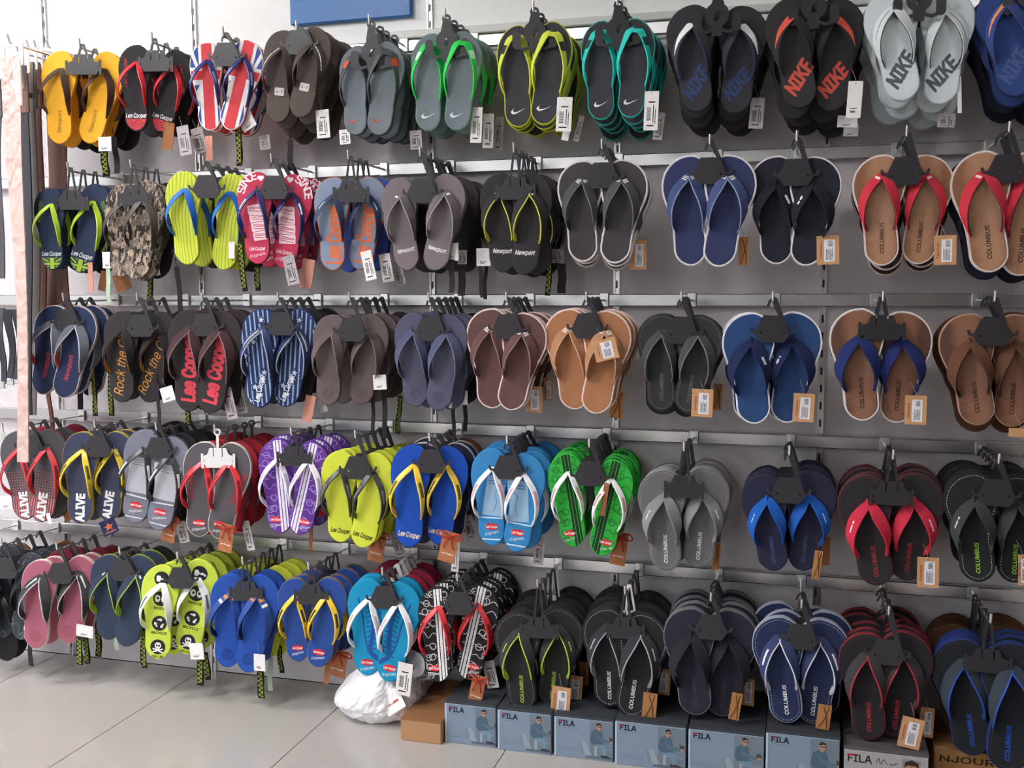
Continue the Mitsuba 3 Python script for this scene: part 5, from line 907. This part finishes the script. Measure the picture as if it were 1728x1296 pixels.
for j, (g, col) in enumerate([(affinity.scale(Point(x0+.168, h-.042).buffer(1), .016, .024), 'b08268'), (Polygon([(x0+.150, h-.034), (x0+.152, h-.02), (x0+.168, h-.013), (x0+.184, h-.02), (x0+.186, h-.034), (x0+.178, h-.028), (x0+.158, h-.028)]), '3a2c28'), (Polygon([(x0+.146, .004), (x0+.15, h-.075), (x0+.186, h-.075), (x0+.19, .004)]), '5a6472')]):
    part(k, 'print', shape(None, lambda: flat(g, .0004+.0001*j, yb), False), mat(col, 'ink'))
k = thing('carton', 'brown kraft carton with dark lettering, far right on the floor', 'box')
x0, x1, h, yb = at(1577, 1264, -.215)[0], .66, at(1577, 1264, -.215)[2], -.215
part(k, 'body', shape(None, lambda: bev(x0, x1, yb, -.02, 0, h, .002), False), mat('a87c4e', 'card'))
part(k, 'flap', shape(None, lambda: bev(x0, x1, yb-.001, -.118, h, h+.003, .001), False), mat('b08456', 'card')); part(k, 'flap', shape(None, lambda: bev(x0, x1, -.115, -.02, h, h+.003, .001), False), mat('a87c4e', 'card'))
part(k, 'lettering', shape(None, lambda: text_xz('NJOUR', .0165, .0004, yb, True).apply_scale([1.75, 1, 1]).apply_translation((x0+.010, 0, h-.0305)), False), mat('3a2a20', 'ink'))
k = thing('carton', 'small brown kraft carton between the plastic bag and blue boxes', 'box')
x0, x1, h, yb = -1.112, -.986, .066, -.340
part(k, 'body', shape(None, lambda: bev(x0, x1, yb, -.03, 0, h, .002), False), mat('b58a66', 'card'))
part(k, 'lid', shape(None, lambda: bev(x0-.001, x1+.001, yb-.0015, -.028, h-.002, h+.003, .001), False), mat('8d6344', 'card'), None, 'darker brown lid')
part(k, 'tape', shape(None, lambda: bev(x0-.0016, x1+.0016, -.20, -.16, h+.0025, h+.0036, .0003), False), mat('9c7250', 'gloss'))
# ------------------------------------------------------------------ white plastic bag
k = thing('plastic_bag', 'knotted white plastic carrier bag lying on the floor beside the kraft carton', 'bag')
scene['bag_film'] = {'type': 'principled', 'base_color': {'type': 'rgb', 'value': [.74, .74, .77]}, 'roughness': .24, 'specular': .6, 'clearcoat': .4}
def bag_body():
    m = trimesh.creation.icosphere(6); v = np.array(m.vertices)
    th = np.arctan2(v[:, 1], v[:, 0]); z = v[:, 2]
    prof = np.where(z < 0, 1-.10*z**2, 1-.62*np.clip(z, 0, 1)**1.3)
    q = np.stack([v[:, 0]*prof, v[:, 1]*prof, z], 1)
    q[:, 2] = np.where(q[:, 2] < 0, q[:, 2]*.42, q[:, 2])
    f = 1+.16*(meshkit.fbm(v*2.1+5, 3)-.5)+.10*np.abs(np.sin(5*th+6*meshkit.noise(v*1.6, 2)))*np.clip(z+.5, 0, 1)**.7
    q[:, :2] *= f[:, None]
    q += .07*(np.stack([meshkit.fbm(v*6+i*9, 2) for i in (1, 2, 3)], 1)-.5)
    cr = meshkit.voronoi(v*4.5) if hasattr(meshkit, 'voronoi') else np.abs(meshkit.fbm(v*5+3, 3)-.5)+.6*np.abs(meshkit.fbm(v*9+7, 2)-.5)
    q *= (1-.09*cr)[:, None]
    q = q*np.array([.140, .115, .185]); q[:, 2] += .058
    q[:, 0] += .04*np.clip(q[:, 2]-.06, 0, 1)/.1; q[:, 2] = np.maximum(q[:, 2], .001)
    return trimesh.Trimesh(q+np.array([-1.245, -.185, 0]), m.faces, process=False)
part(k, 'body', shape(None, bag_body, 45), 'bag_film')
def handle(s):
    P = [(-1.20, -.19, .185), (-1.185+s*.03, -.205, .21), (-1.16+s*.055, -.215, .20), (-1.15+s*.05, -.22, .165), (-1.165+s*.02, -.215, .15)]
    return ribbon(P, [(0, -1, .2)]*5, [.02, .035, .04, .03, .016], .004, n=16)
part(k, 'handle', shape(None, lambda: handle(-1), 40), 'bag_film'); part(k, 'handle', shape(None, lambda: handle(1), 40), 'bag_film')
part(k, 'paper', shape(None, lambda: bev(-.035, .035, -.0006, .0006, -.03, .03, .0003), False), mat('f0eeee', 'paper'), T().translate([-1.160, -.279, .085]).rotate([0, 1, 0], -35).rotate([1, 0, 0], -18), 'white slip with red line')
part(k, 'print', shape(None, lambda: flat(sbox(-.022, -.004, .020, .003), .0004, -.0006), False), mat('c8584e', 'ink'), T().translate([-1.160, -.279, .085]).rotate([0, 1, 0], -35).rotate([1, 0, 0], -18))
